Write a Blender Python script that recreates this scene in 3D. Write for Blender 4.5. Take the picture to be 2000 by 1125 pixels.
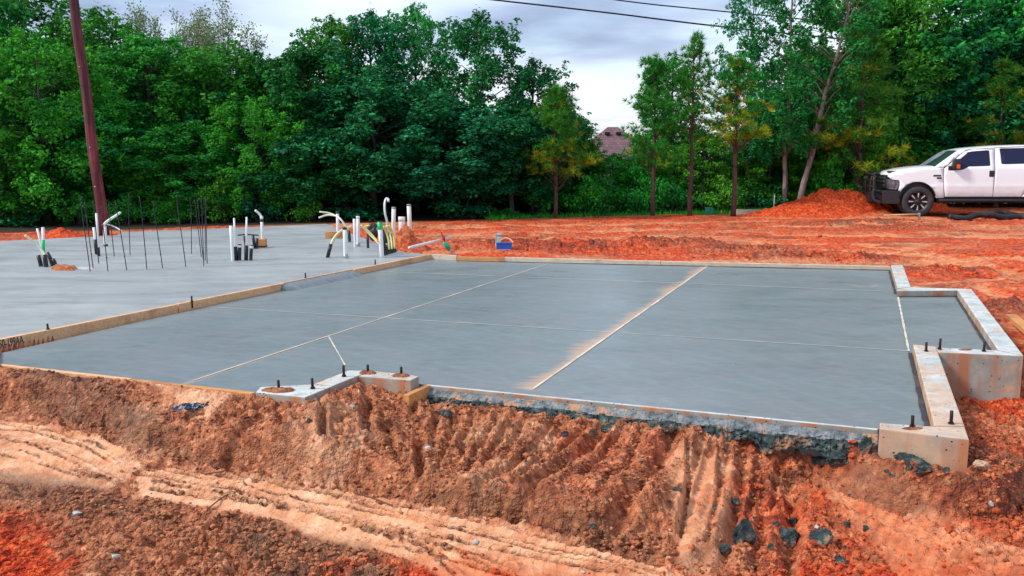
import bpy, bmesh, math, random
import numpy as np
from mathutils import Vector, Matrix
from mathutils.geometry import tessellate_polygon
PI = math.pi
rnd = random.Random(7)
NP = np.random.RandomState(11)
C = bpy.context.scene.collection
scn = bpy.context.scene
for o in list(bpy.data.objects): bpy.data.objects.remove(o)

# ------------------------------------------------------------------ camera
F = 1700.0; CAMH = 1.2; PITCH = math.atan((562.5-317)/F)
cam = bpy.data.cameras.new('camera'); camo = bpy.data.objects.new('camera', cam); C.objects.link(camo)
cam.sensor_width = 36; cam.lens = F/2000*36; cam.clip_end = 2000; cam.clip_start = 0.05
camo.location = (0, 0, CAMH); camo.rotation_euler = (PI/2-PITCH, 0, 0)
scn.camera = camo
# ------------------------------------------------------------------ sky
SUN_EL, SUN_AZ = math.radians(42), math.radians(-102)    # azimuth clockwise from +Y
world = bpy.data.worlds.new('World'); scn.world = world; world.use_nodes = True
nt = world.node_tree; nt.nodes.clear()
def N(t, kind, **k):
    n = t.nodes.new(kind)
    for a, b in k.items(): setattr(n, a, b)
    return n
def build_world():
    t = nt; L = t.links.new
    out = N(t, 'ShaderNodeOutputWorld'); bg = N(t, 'ShaderNodeBackground'); L(bg.outputs[0], out.inputs[0])
    sky = N(t, 'ShaderNodeTexSky', sky_type='NISHITA', sun_disc=False, sun_elevation=SUN_EL, sun_rotation=SUN_AZ, air_density=1.2, dust_density=1.0, ozone_density=2.0)
    sc = N(t, 'ShaderNodeVectorMath', operation='SCALE'); sc.inputs['Scale'].default_value = 0.12
    L(sky.outputs[0], sc.inputs[0])
    tc = N(t, 'ShaderNodeTexCoord'); sep = N(t, 'ShaderNodeSeparateXYZ'); L(tc.outputs['Generated'], sep.inputs[0])
    def M(op, a, b=None, c=None):
        m = N(t, 'ShaderNodeMath', operation=op)
        for i, v in enumerate((a, b, c)):
            if v is None: continue
            if isinstance(v, (int, float)): m.inputs[i].default_value = v
            else: L(v, m.inputs[i])
        return m.outputs[0]
    zc = M('MAXIMUM', sep.outputs[2], 0.0)
    den = M('ADD', zc, 0.09)
    cx = M('DIVIDE', sep.outputs[0], den); cy = M('DIVIDE', sep.outputs[1], den)
    cmb = N(t, 'ShaderNodeCombineXYZ'); L(cx, cmb.inputs[0]); L(cy, cmb.inputs[1])
    n1 = N(t, 'ShaderNodeTexNoise'); n1.inputs['Scale'].default_value = 0.42; n1.inputs['Detail'].default_value = 4; n1.inputs['Roughness'].default_value = .48
    mp = N(t, 'ShaderNodeMapping'); mp.inputs['Location'].default_value = (-18.8, -11.1, 0); L(cmb.outputs[0], mp.inputs[0]); L(mp.outputs[0], n1.inputs[0])
    n2 = N(t, 'ShaderNodeTexNoise'); n2.inputs['Scale'].default_value = 1.6; n2.inputs['Detail'].default_value = 5; n2.inputs['Roughness'].default_value = .5
    L(mp.outputs[0], n2.inputs[0])
    s = M('ADD', M('MULTIPLY', n1.outputs[0], 0.85), M('MULTIPLY', n2.outputs[0], 0.15))
    ramp = N(t, 'ShaderNodeValToRGB'); L(s, ramp.inputs[0])
    cr = ramp.color_ramp
    cr.elements[0].position = .40; cr.elements[0].color = (.145, .18, .275, 1)
    cr.elements[1].position = .60; cr.elements[1].color = (.49, .505, .56, 1)
    e = cr.elements.new(.46); e.color = (.22, .265, .38, 1)
    e = cr.elements.new(.53); e.color = (.37, .43, .50, 1)
    # pale bright band low over the horizon
    lo = N(t, 'ShaderNodeMapRange'); lo.inputs['From Min'].default_value = .03; lo.inputs['From Max'].default_value = .125
    lo.inputs['To Min'].default_value = .85; lo.inputs['To Max'].default_value = 0; L(zc, lo.inputs['Value'])
    mx = N(t, 'ShaderNodeMixRGB'); L(lo.outputs[0], mx.inputs[0]); L(ramp.outputs[0], mx.inputs[1]); mx.inputs[2].default_value = (.465, .465, .515, 1)
    # thin cloud lets some blue through higher up
    th = N(t, 'ShaderNodeMapRange'); th.inputs['From Min'].default_value = .45; th.inputs['From Max'].default_value = .7
    th.inputs['To Min'].default_value = .12; th.inputs['To Max'].default_value = .45; L(n2.outputs[0], th.inputs['Value'])
    mx2 = N(t, 'ShaderNodeMixRGB'); L(th.outputs[0], mx2.inputs[0]); L(mx.outputs[0], mx2.inputs[1]); L(sc.outputs[0], mx2.inputs[2])
    L(mx2.outputs[0], bg.inputs[0]); bg.inputs[1].default_value = 1.0
build_world()
sun = bpy.data.lights.new('sun', 'SUN'); suno = bpy.data.objects.new('sun', sun); C.objects.link(suno)
sun.energy = 1.5; sun.angle = math.radians(10); sun.color = (1, .96, .9)
sd = Vector((math.sin(SUN_AZ)*math.cos(SUN_EL), math.cos(SUN_AZ)*math.cos(SUN_EL), math.sin(SUN_EL)))
suno.rotation_euler = (-sd).to_track_quat('-Z', 'Y').to_euler()
suno.location = (0, 0, 30)
scn.view_settings.view_transform = 'Standard'; scn.view_settings.look = 'None'
scn.view_settings.exposure = 1.1; scn.view_settings.gamma = 1; scn.view_settings.use_curve_mapping = False

# ------------------------------------------------------------------ placing helpers
def ray(px, py):
    d = Vector(((px-1000)/F, 1.0, (562.5-py)/F))
    c, s = math.cos(-PITCH), math.sin(-PITCH)
    return Vector((d.x, d.y*c - d.z*s, d.y*s + d.z*c))
def at(px, py, z=0.0):                    # point of the level plane z seen at a pixel of the photograph
    r = ray(px, py); k = (z-CAMH)/r.z
    return Vector((r.x*k, r.y*k, z))
def atY(px, py, Y):                       # point at the distance Y
    r = ray(px, py); k = Y/r.y
    return Vector((r.x*k, Y, CAMH+r.z*k))

# ------------------------------------------------------------------ object helpers
def tag(o, label=None, cat=None, group=None, kind=None):
    if label: o['label'] = label
    if cat: o['category'] = cat
    if group: o['group'] = group
    if kind: o['kind'] = kind
    return o
def empty(name, loc, rz=0.0, label=None, cat=None, group=None):
    o = bpy.data.objects.new(name, None); C.objects.link(o); o.empty_display_size = .1
    o.location = loc; o.rotation_euler = (0, 0, rz)
    return tag(o, label, cat, group)
def link(name, me, mat=None, parent=None, smooth=False):
    o = bpy.data.objects.new(name, me); C.objects.link(o)
    if mat is not None and not me.materials:
        for m in (mat if isinstance(mat, (list, tuple)) else [mat]): me.materials.append(m)
    if parent is not None: o.parent = parent
    if smooth: me.polygons.foreach_set('use_smooth', [True]*len(me.polygons))
    return o
def bm_obj(name, bm, mat=None, parent=None, smooth=False):
    bmesh.ops.recalc_face_normals(bm, faces=bm.faces)
    me = bpy.data.meshes.new(name); bm.to_mesh(me); bm.free()
    return link(name, me, mat, parent, smooth)
def np_mesh(name, V, Fc, smooth=False, mi=None):
    me = bpy.data.meshes.new(name); V = np.asarray(V, dtype=np.float32); Fc = np.asarray(Fc, dtype=np.int32)
    k = Fc.shape[1]
    me.vertices.add(len(V)); me.vertices.foreach_set('co', V.ravel())
    me.loops.add(Fc.size); me.loops.foreach_set('vertex_index', Fc.ravel())
    me.polygons.add(len(Fc)); me.polygons.foreach_set('loop_start', np.arange(0, Fc.size, k, dtype=np.int32))
    if mi is not None: me.polygons.foreach_set('material_index', np.asarray(mi, dtype=np.int32))
    me.update(calc_edges=True)
    me.polygons.foreach_set('use_smooth', np.full(len(Fc), smooth))
    return me
def add_box(bm, x0, x1, y0, y1, z0, z1, bev=0):
    r = bmesh.ops.create_cube(bm, size=1)
    for v in r['verts']:
        v.co = Vector(((x0+x1)/2+v.co.x*(x1-x0), (y0+y1)/2+v.co.y*(y1-y0), (z0+z1)/2+v.co.z*(z1-z0)))
    if bev:
        es = list({e for v in r['verts'] for e in v.link_edges})
        bmesh.ops.bevel(bm, geom=es, offset=bev, segments=2, affect='EDGES', profile=.6)
def add_prism(bm, pts, z0, z1, bev=0):    # pts: plan polygon
    vb = [bm.verts.new((p[0], p[1], z0)) for p in pts]; vt = [bm.verts.new((p[0], p[1], z1)) for p in pts]
    n = len(pts); ft = bm.faces.new(vt); bm.faces.new(vb[::-1])
    for i in range(n): bm.faces.new((vb[i], vb[(i+1) % n], vt[(i+1) % n], vt[i]))
    if bev:
        bm.normal_update()
        bmesh.ops.bevel(bm, geom=list(ft.edges), offset=bev, segments=2, affect='EDGES', profile=.6)
def add_tube(bm, pts, rad, n=8, cap=True):
    pts = [Vector(p) for p in pts]
    if not isinstance(rad, (list, tuple)): rad = [rad]*len(pts)
    rings = []; up = None
    for i, p in enumerate(pts):
        t = (pts[min(i+1, len(pts)-1)]-pts[max(i-1, 0)]).normalized()
        if up is None: up = t.orthogonal().normalized()
        up = (up - t*up.dot(t)); up = up.normalized() if up.length > 1e-5 else t.orthogonal().normalized()
        w = t.cross(up)
        rings.append([bm.verts.new(p+(up*math.cos(2*PI*k/n)+w*math.sin(2*PI*k/n))*rad[i]) for k in range(n)])
    for a, b in zip(rings, rings[1:]):
        for k in range(n): bm.faces.new((a[k], a[(k+1) % n], b[(k+1) % n], b[k]))
    if cap: bm.faces.new(rings[0][::-1]); bm.faces.new(rings[-1])
    return rings
def tube(name, pts, rad, mat, parent=None, n=8, smooth=True):
    bm = bmesh.new(); add_tube(bm, pts, rad, n); return bm_obj(name, bm, mat, parent, smooth)
def box(name, x0, x1, y0, y1, z0, z1, mat, parent=None, bev=0):
    bm = bmesh.new(); add_box(bm, x0, x1, y0, y1, z0, z1, bev); return bm_obj(name, bm, mat, parent)
def copy_tree(o, parent=None):
    c = o.copy(); C.objects.link(c); c.parent = parent
    for ch in o.children: copy_tree(ch, c)
    return c
def curve_pts(P, n=8):                    # Catmull-Rom through P
    P = [Vector(p) for p in P]; P = [P[0]*2-P[1]]+P+[P[-1]*2-P[-2]]; out = []
    for i in range(1, len(P)-2):
        for k in range(n):
            t = k/n; a, b, c, d = P[i-1:i+3]
            out.append(.5*((2*b)+(c-a)*t+(2*a-5*b+4*c-d)*t*t+(3*b-a-3*c+d)*t**3))
    out.append(P[-2]); return out

# ------------------------------------------------------------------ numpy noise
TBL = NP.rand(256, 256)
def vnoise(x, y):
    xi = np.floor(x).astype(np.int64); yi = np.floor(y).astype(np.int64)
    fx = x-xi; fy = y-yi; fx = fx*fx*fx*(fx*(fx*6-15)+10); fy = fy*fy*fy*(fy*(fy*6-15)+10)
    a = TBL[xi & 255, yi & 255]; b = TBL[(xi+1) & 255, yi & 255]; c = TBL[xi & 255, (yi+1) & 255]; d = TBL[(xi+1) & 255, (yi+1) & 255]
    return (a*(1-fx)+b*fx)*(1-fy)+(c*(1-fx)+d*fx)*fy
def fbm(x, y, o=4, g=.5, l=2.03):
    s = 0; a = 1; t = 0
    for i in range(o):
        s = s+a*vnoise(x+i*17.3, y+i*31.7); t += a; a *= g; x = x*l; y = y*l
    return s/t                              # 0..1, mean .5
def billow(x, y, o=3):                      # rounded lumps with sharp creases
    s = 0; a = 1; t = 0
    for i in range(o):
        s = s+a*np.abs(2*vnoise(x+i*9.1, y+i*5.3)-1); t += a; a *= .55; x = x*1.9+3; y = y*1.9
    return s/t
def cells(x, y):                            # distance to the nearest jittered point: rounded clods
    xi = np.floor(x).astype(np.int64); yi = np.floor(y).astype(np.int64); best = np.full(x.shape, 9.0)
    for dx in (-1, 0, 1):
        for dy in (-1, 0, 1):
            cx = xi+dx; cy = yi+dy
            jx = cx+TBL[cx & 255, cy & 255]; jy = cy+TBL[(cy+57) & 255, (cx+91) & 255]
            best = np.minimum(best, (x-jx)**2+(y-jy)**2)
    return np.sqrt(best)
def sstep(a, b, x): t = np.clip((x-a)/(b-a), 0, 1); return t*t*(3-2*t)
def d_poly(X, Y, pts, closed=False):
    best = np.full(X.shape, 1e9); n = len(pts)
    for i in range(n if closed else n-1):
        ax, ay = pts[i][0], pts[i][1]; bx, by = pts[(i+1) % n][0], pts[(i+1) % n][1]
        vx, vy = bx-ax, by-ay; t = np.clip(((X-ax)*vx+(Y-ay)*vy)/(vx*vx+vy*vy+1e-12), 0, 1)
        best = np.minimum(best, (X-ax-t*vx)**2+(Y-ay-t*vy)**2)
    return np.sqrt(best)
def sd_poly(X, Y, pts):                     # positive inside
    d = d_poly(X, Y, pts, True); ins = np.zeros(X.shape, bool); n = len(pts)
    for i in range(n):
        x1, y1 = pts[i][0], pts[i][1]; x2, y2 = pts[(i+1) % n][0], pts[(i+1) % n][1]
        c = ((y1 > Y) != (y2 > Y)) & (X < (x2-x1)*(Y-y1)/(y2-y1+1e-12)+x1)
        ins ^= c
    return np.where(ins, d, -d)
def base_z(X, Y):
    R_ = np.hypot(X, Y); return -.295+.075*sstep(3.9, 4.8, R_)*sstep(.9, -.2, X)*sstep(8, 6.5, R_)-.035*0-.035*sstep(6.5, 8, R_)
def WB(L):
    out = []
    for a in L:
        z = -.3
        for _ in range(6): c = at(a[0], a[1], z); z = .5*z+.5*float(base_z(np.array([c.x]), np.array([c.y]))[0])
        out.append((c.x, c.y))
    return out
def W(L, z=-.25): return [tuple(at(p[0], p[1], z))[:2] for p in L]

# ------------------------------------------------------------------ material helpers
class MB:
    def __init__(s, name):
        s.m = bpy.data.materials.new(name); s.m.use_nodes = True; s.t = s.m.node_tree; s.t.nodes.clear()
        s.out = N(s.t, 'ShaderNodeOutputMaterial'); s.p = N(s.t, 'ShaderNodeBsdfPrincipled'); s.L = s.t.links.new
        s.L(s.p.outputs[0], s.out.inputs[0]); s.tc = N(s.t, 'ShaderNodeTexCoord')
    def set(s, k, v):
        i = s.p.inputs[k]
        if hasattr(v, 'node'): s.L(v, i)
        else: i.default_value = v
        return s
    def vec(s, kind='Object', scale=(1, 1, 1), rot=(0, 0, 0), loc=(0, 0, 0)):
        m = N(s.t, 'ShaderNodeMapping'); s.L(s.tc.outputs[kind], m.inputs[0]); m.inputs['Scale'].default_value = scale; m.inputs['Rotation'].default_value = rot; m.inputs['Location'].default_value = loc
        return m.outputs[0]
    def noise(s, scale, detail=4, rough=.5, v=None, dist=0):
        n = N(s.t, 'ShaderNodeTexNoise'); n.inputs['Scale'].default_value = scale; n.inputs['Detail'].default_value = detail
        n.inputs['Roughness'].default_value = rough; n.inputs['Distortion'].default_value = dist
        s.L(v if v is not None else s.tc.outputs['Object'], n.inputs['Vector']); return n.outputs[0]
    def voro(s, scale, v=None, feature='F1'):
        n = N(s.t, 'ShaderNodeTexVoronoi', feature=feature); n.inputs['Scale'].default_value = scale
        s.L(v if v is not None else s.tc.outputs['Object'], n.inputs['Vector']); return n.outputs[0]
    def ramp(s, f, stops):
        r = N(s.t, 'ShaderNodeValToRGB'); s.L(f, r.inputs[0]); cr = r.color_ramp
        while len(cr.elements) < len(stops): cr.elements.new(.5)
        for e, (p, c) in zip(cr.elements, stops):
            e.position = p; e.color = (c, c, c, 1) if isinstance(c, (int, float)) else (*c, 1)
        return r.outputs[0]
    def rng(s, f, a, b, c=0, d=1):
        r = N(s.t, 'ShaderNodeMapRange'); s.L(f, r.inputs[0])
        for i, v in enumerate((a, b, c, d)): r.inputs[i+1].default_value = v
        return r.outputs[0]
    def math(s, op, a, b=None):
        m = N(s.t, 'ShaderNodeMath', operation=op)
        for i, v in enumerate((a, b)):
            if v is None: continue
            if hasattr(v, 'node'): s.L(v, m.inputs[i])
            else: m.inputs[i].default_value = v
        return m.outputs[0]
    def mix(s, f, a, b, mode='MIX'):
        m = N(s.t, 'ShaderNodeMixRGB', blend_type=mode)
        for i, v in enumerate((f, a, b)):
            if hasattr(v, 'node'): s.L(v, m.inputs[i])
            else: m.inputs[i].default_value = v if isinstance(v, (int, float)) else (*v, 1)
        return m.outputs[0]
    def attr(s, name):
        a = N(s.t, 'ShaderNodeAttribute'); a.attribute_name = name; return a.outputs['Fac']
    def bump(s, h, strength=.5, dist=.01):
        b = N(s.t, 'ShaderNodeBump'); b.inputs['Strength'].default_value = strength; b.inputs['Distance'].default_value = dist
        s.L(h, b.inputs['Height'])
        if s.p.inputs['Normal'].is_linked: s.L(s.p.inputs['Normal'].links[0].from_socket, b.inputs['Normal'])
        s.L(b.outputs[0], s.p.inputs['Normal']); return s
    def island(s): return N(s.t, 'ShaderNodeNewGeometry').outputs['Random Per Island']
def plain(name, col, rough=.6, metal=0, var=.15, scale=8, spec=.5, dirt=None, bump=.15):
    b = MB(name); n = b.noise(scale, 5, .6)
    c = b.mix(b.rng(n, .3, .7), tuple(x*(1-var) for x in col), tuple(min(1, x*(1+var)) for x in col))
    if dirt:
        d = b.rng(b.noise(scale*.6, 6, .7), .52, .68); c = b.mix(d, c, dirt)
    b.set('Base Color', c).set('Roughness', rough).set('Metallic', metal).set('Specular IOR Level', spec)
    if bump: b.bump(b.noise(scale*9, 3, .6), bump, .004)
    return b.m
MUD = (.42, .15, .07)
M = {}
M['pvc'] = plain('white_pvc', (.80, .80, .78), .4, dirt=(.5, .38, .3), var=.05, bump=0, scale=5)
M['pvc_clean'] = plain('cream_tubing', (.78, .74, .55), .4, var=.06, bump=0)
M['yellow_tube'] = plain('yellow_tubing', (.75, .58, .12), .4, var=.1, bump=0)
M['black'] = plain('black_plastic', (.012, .012, .016), .45, var=.3, dirt=(.08, .07, .07), bump=.1)
M['green'] = plain('green_tape', (.0, .55, .16), .5, var=.1, bump=0)
M['green2'] = plain('green_cloth', (.0, .42, .25), .6, var=.15, bump=.1)
M['red'] = plain('red_ribbon', (.65, .03, .015), .5, bump=0)
M['rebar'] = plain('rusty_steel', (.035, .026, .04), .6, metal=.4, var=.4, scale=20)
M['bolt'] = plain('anchor_steel', (.035, .018, .015), .55, metal=.5, var=.4, scale=30)
M['blue'] = plain('blue_plastic', (.005, .12, .55), .45, var=.1, bump=0)
M['grey'] = plain('grey_metal', (.35, .4, .42), .4, metal=.5, var=.2)

def m_wood(name, a, b_, dirt=(.35, .12, .05), scale=1.0, rot=(0, 0, 0)):
    b = MB(name); v = b.vec('Object', (3*scale, 40*scale, 40*scale), rot)
    n = b.noise(1.3, 6, .6, v); c = b.mix(b.rng(n, .3, .7), a, b_)
    c = b.mix(b.math('MULTIPLY', b.rng(b.noise(3, 5, .65), .52, .68), .7), c, dirt)
    b.set('Base Color', c).set('Roughness', .75).bump(n, .3, .004); return b.m
M['board'] = m_wood('form_board_wood', (.66, .32, .14), (.86, .54, .30))
M['board_orange'] = m_wood('orange_board_wood', (.55, .20, .05), (.74, .36, .12))
M['board_dirty'] = m_wood('dirty_board_wood', (.55, .42, .30), (.72, .62, .48), dirt=(.34, .28, .24))

def m_conc_wall(stain=0.0):
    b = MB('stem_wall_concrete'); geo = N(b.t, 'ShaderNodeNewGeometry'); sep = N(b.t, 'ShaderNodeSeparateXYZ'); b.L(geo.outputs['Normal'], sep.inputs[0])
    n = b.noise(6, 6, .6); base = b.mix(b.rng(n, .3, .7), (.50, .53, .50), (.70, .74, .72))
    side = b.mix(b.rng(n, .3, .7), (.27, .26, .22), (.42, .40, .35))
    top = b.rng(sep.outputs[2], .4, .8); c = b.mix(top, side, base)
    # soil rubbed on the tops
    st = b.rng(b.noise(3.2, 7, .68), .50-.16*stain, .60-.14*stain); c = b.mix(b.math('MULTIPLY', st, .7), c, (.66, .38, .21))
    c = b.mix(b.math('MULTIPLY', b.rng(b.noise(11, 6, .7), .45, .65), .35), c, (.20, .19, .165)); c = b.mix(b.math('MULTIPLY', b.rng(b.noise(2.1, 5, .6), .5, .62), .3), c, (.24, .25, .24))
    # rust and clay runs down the sides
    v = b.vec('Object', (7, 7, .55)); run = b.rng(b.noise(1.2, 4, .5, v), .48, .62)
    c = b.mix(b.math('MULTIPLY', run, b.math('SUBTRACT', .8, b.math('MULTIPLY', top, .8))), c, (.46, .15, .05))
    pit = b.rng(b.voro(34), .12, .18, 1, 0); sel = b.rng(b.noise(13, 2), .47, .52)
    pk = b.math('MULTIPLY', pit, sel); c = b.mix(pk, c, (.05, .04, .04))
    b.set('Base Color', c).set('Roughness', .85)
    b.bump(b.noise(60, 4, .6), .25, .004); b.bump(b.math('SUBTRACT', 1, pk), .6, .006); return b.m
M['wall'] = m_conc_wall(); M['wall_stained'] = m_conc_wall(.6)

def line_dist(b, p, q, v=None):
    """(signed distance across, distance along) of a plan line through p and q"""
    dx, dy = q[0]-p[0], q[1]-p[1]; l = math.hypot(dx, dy); dx /= l; dy /= l
    sp = N(b.t, 'ShaderNodeSeparateXYZ'); b.L(v if v is not None else b.tc.outputs['Object'], sp.inputs[0])
    ac = b.math('ADD', b.math('MULTIPLY', sp.outputs[0], -dy), b.math('MULTIPLY', sp.outputs[1], dx)); c0 = p[0]*-dy+p[1]*dx
    al = b.math('ADD', b.math('MULTIPLY', sp.outputs[0], dx), b.math('MULTIPLY', sp.outputs[1], dy)); a0 = p[0]*dx+p[1]*dy
    return b.math('SUBTRACT', ac, c0), b.math('SUBTRACT', al, a0), l
ZS = -.06
JB = (at(1040, 762, ZS), at(1385, 517, ZS)); JA = (at(375, 745, ZS), at(1090, 508, ZS))
def m_slab(name, garage):
    b = MB(name)
    sw = b.vec('Object', (1, 1, 1), (0, 0, -.35)); v = b.vec('Object', (.9, 1.9, 1), (0, 0, -.25))
    big = b.noise(.35, 4, .5); mid = b.noise(1.1, 6, .62, v, .6); fine = b.noise(14, 4, .6, v)
    dark, light = ((.125, .160, .166), (.185, .218, .222)) if garage else ((.26, .275, .272), (.385, .392, .38))
    c = b.mix(b.rng(big, .3, .7), dark, light)
    c = b.mix(b.math('MULTIPLY', b.rng(mid, .38, .62), .32), c, tuple(x*1.22 for x in light))
    sc_ = b.noise(.8, 5, .6, b.vec('Object', (1, 1, 1), (0, 0, .5), (9, 2, 0)), 2.5); c = b.mix(b.math('MULTIPLY', b.rng(sc_, .48, .60), .35), c, (.20, .185, .20) if garage else (.27, .26, .26))
    wv = N(b.t, 'ShaderNodeTexWave', wave_type='RINGS', rings_direction='Z'); wv.inputs['Scale'].default_value = 1.6; wv.inputs['Distortion'].default_value = 9; wv.inputs['Detail'].default_value = 4; b.L(b.vec('Object', (1, 1, 1), (0, 0, 0), (3.5, -2, 0)), wv.inputs['Vector'])
    c = b.mix(b.math('MULTIPLY', b.rng(wv.outputs['Fac'], .7, 1), .06), c, (.40, .44, .45))
    c = b.mix(b.math('MULTIPLY', b.rng(b.noise(2.2, 7, .7, v, 1.2), .56, .68), .5), c, tuple(x*.66 for x in dark))
    c = b.mix(b.math('MULTIPLY', b.rng(fine, .4, .7), .12), c, (.45, .47, .46))
    if garage:
        # clay dust swept off the middle cut, streaks to the left of it
        ac, al, l = line_dist(b, JB[0], JB[1])
        vs = b.vec('Object', (3, 26, 1), (0, 0, math.atan2(-.35, 1)))
        nn = b.noise(1.0, 5, .65, vs)
        reach = b.math('MULTIPLY', b.rng(b.noise(1.0, 3), .35, .62, .05, .19), b.rng(nn, .3, .7, .35, 1.6))
        d = b.math('DIVIDE', ac, reach); m = b.math('MULTIPLY', b.rng(d, 0, 1, 1, 0), b.math('GREATER_THAN', ac, -.006))
        m = b.math('MULTIPLY', m, b.math('LESS_THAN', al, l)); m = b.math('MULTIPLY', m, b.math('GREATER_THAN', al, 0))
        m = b.math('MULTIPLY', b.math('POWER', m, 1.25), .8)
        c = b.mix(m, c, (.74, .42, .22))
        ac, al, l = line_dist(b, JA[0], JA[1])
        d2 = b.rng(b.math('ABSOLUTE', ac), 0, .05, 1, 0); d2 = b.math('MULTIPLY', b.math('POWER', d2, 2), b.rng(al, 0, l*.5, .55, .1))
        c = b.mix(d2, c, (.62, .40, .27))
        # two orange scuffs near the far right corner
        for (q0, q1, wd) in (((1640, 553), (1685, 560), .03), ((1695, 562), (1715, 557), .025)):
            p0, p1 = at(*q0, ZS), at(*q1, ZS); ac, al, l = line_dist(b, p0, p1)
            k = b.math('MULTIPLY', b.rng(b.math('ABSOLUTE', ac), 0, wd, 1, 0), b.math('MULTIPLY', b.rng(al, 0, l*.6, 0, 1), b.rng(al, l*.9, l*1.1, 1, 0)))
            c = b.mix(b.math('MULTIPLY', k, .8), c, (.62, .30, .18))
    if not garage:
        c = b.mix(b.math('MULTIPLY', b.rng(b.noise(.55, 5, .6, b.vec('Object', (.6, 1.6, 1), (0, 0, .2)), 1.5), .5, .62), .5), c, (.20, .23, .24))
        c = b.mix(b.math('MULTIPLY', b.rng(b.noise(1.0, 6, .65, b.vec('Object', (.4, 3, 1), (0, 0, -.4), (5, 3, 0))), .56, .66), .45), c, (.47, .49, .48))
    r = b.rng(b.noise(1.4, 5, .6, v), .3, .7, .26, .46) if garage else b.rng(mid, .3, .7, .34, .6)
    b.set('Base Color', c).set('Roughness', r).set('Specular IOR Level', .5)
    b.bump(b.noise(3.0, 5, .55, v, .5), .08, .012); b.bump(b.noise(90, 3, .5), .06, .002)
    return b.m
M['slab'] = m_slab('fresh_garage_concrete', True)
M['house_slab'] = m_slab('house_slab_concrete', False)
M['cut'] = plain('saw_cut_dust', (.66, .56, .44), .9, var=.25, scale=6, bump=0)
M['rock'] = None
def m_rock():
    b = MB('dark_concrete_lump'); n = b.noise(18, 6, .65)
    c = b.ramp(n, [(.34, (.006, .012, .013)), (.48, (.022, .042, .042)), (.58, (.065, .10, .095)), (.70, (.26, .28, .25))])
    c = b.mix(b.rng(b.noise(9, 5, .65), .56, .68), c, (.36, .16, .08))
    b.set('Base Color', c).set('Roughness', .7).bump(b.noise(45, 5, .7), .8, .01); return b.m
M['rock'] = m_rock()

# ------------------------------------------------------------------ plan of the building
_a, _b = at(0, 663, 0), at(842, 496.5, 0); _d = (_b-_a).normalized(); _n = Vector((-_d.y, _d.x, 0))
HOUSE = [_a-_d*4+_n*.0235, _b+_n*.0235, at(799, 493, 0), at(775, 490, 0), at(715, 466, 0), at(658, 445, 0), at(637, 437, 0), at(420, 446, 0), at(237, 453, 0), at(229, 459, 0), at(0, 470.5, 0), at(-500, 496, 0), at(-1200, 540, 0)]
GAR_OUT = [at(-500, 655, 0), at(0, 708, 0), at(500, 762, 0), at(595, 776, 0), at(700, 735, 0), at(818, 742, 0), at(1713, 838, ZS), at(1718, 838, 0), at(1893, 858, 0), at(1829, 687, 0), at(1998, 694, 0), at(1897, 564, 0), at(1779, 560, 0), at(1763, 517, 0), at(840, 496, 0), at(0, 665, 0), at(-300, 720, 0)]
HP = [tuple(p)[:2] for p in HOUSE]; GP = [tuple(p)[:2] for p in GAR_OUT[1:-1]]
GP2 = [tuple(at(-700, 640, 0))[:2]] + GP
TREELINE = [tuple(at(x, y, -.3))[:2] for x, y in ((-900, 470), (-300, 463), (0, 458), (230, 452), (640, 438), (850, 433), (1000, 430), (1100, 426), (1250, 422), (1400, 419), (1500, 415), (1600, 405), (1750, 400), (2000, 398), (2300, 398), (3200, 396))]
tlx = np.array([p[0]/p[1] for p in TREELINE]); tlr = np.array([math.hypot(*p) for p in TREELINE])

# ------------------------------------------------------------------ ground height
PLATEAU = WB([(-500, 640), (0, 700), (500, 755), (835, 745), (1715, 825), (1890, 850), (2100, 900), (2100, 955), (1960, 1030), (1850, 1020), (1700, 975), (1590, 930), (1510, 950), (1440, 1040), (1350, 1110), (1290, 1095), (1100, 1042), (900, 1004), (720, 962), (560, 925), (470, 912), (400, 915), (335, 890), (230, 862), (60, 815), (-100, 790), (-500, 760)])
C1 = WB([(-300, 795), (60, 828), (235, 870), (300, 905), (215, 962), (100, 955), (-300, 925)])
C1B = WB([(265, 925), (345, 905), (400, 922), (480, 925), (720, 968), (900, 1010), (1100, 1048), (1290, 1102), (1420, 1135), (1300, 1200), (950, 1200), (820, 1110), (640, 1062), (520, 1022), (400, 992), (265, 966)])
C2 = W([(1290, 885), (1440, 890), (1458, 1000), (1400, 1085), (1300, 1062), (1300, 960)], -.2)
C3 = W([(1560, 912), (1700, 955), (2200, 1150), (2200, 1260), (1850, 1250), (1640, 1010)], -.3)
C4 = W([(130, 738), (480, 778), (495, 800), (400, 850), (300, 800), (150, 765)], -.15)
REDZ = [W([(-300, 1000), (90, 1010), (150, 1060), (110, 1250), (-300, 1250)], -.31), W([(1870, 770), (2200, 770), (2200, 870), (1900, 850)], -.3), W([(1520, 1110), (1700, 1095), (2100, 1130), (2100, 1250), (1300, 1250)], -.33), W([(900, 1100), (1200, 1120), (1200, 1250), (600, 1250), (640, 1130)], -.33)]
MOIST_SHADE = [W([(30, 770), (120, 785), (330, 840), (360, 880), (250, 860), (60, 815)], -.19), W([(-100, 945), (0, 945), (230, 970), (330, 1000), (400, 1040), (200, 1010), (-100, 990)], -.31), W([(430, 1020), (700, 1080), (820, 1180), (500, 1180)], -.33), W([(1600, 900), (1720, 880), (1900, 915), (2050, 940), (2050, 1010), (1850, 1000), (1680, 945)], -.25), W([(1040, 1015), (1200, 1045), (1320, 1090), (1250, 1105), (1090, 1050)], -.3)]  # dark zones: damp soil, plus scarp shade put into the colour
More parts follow.
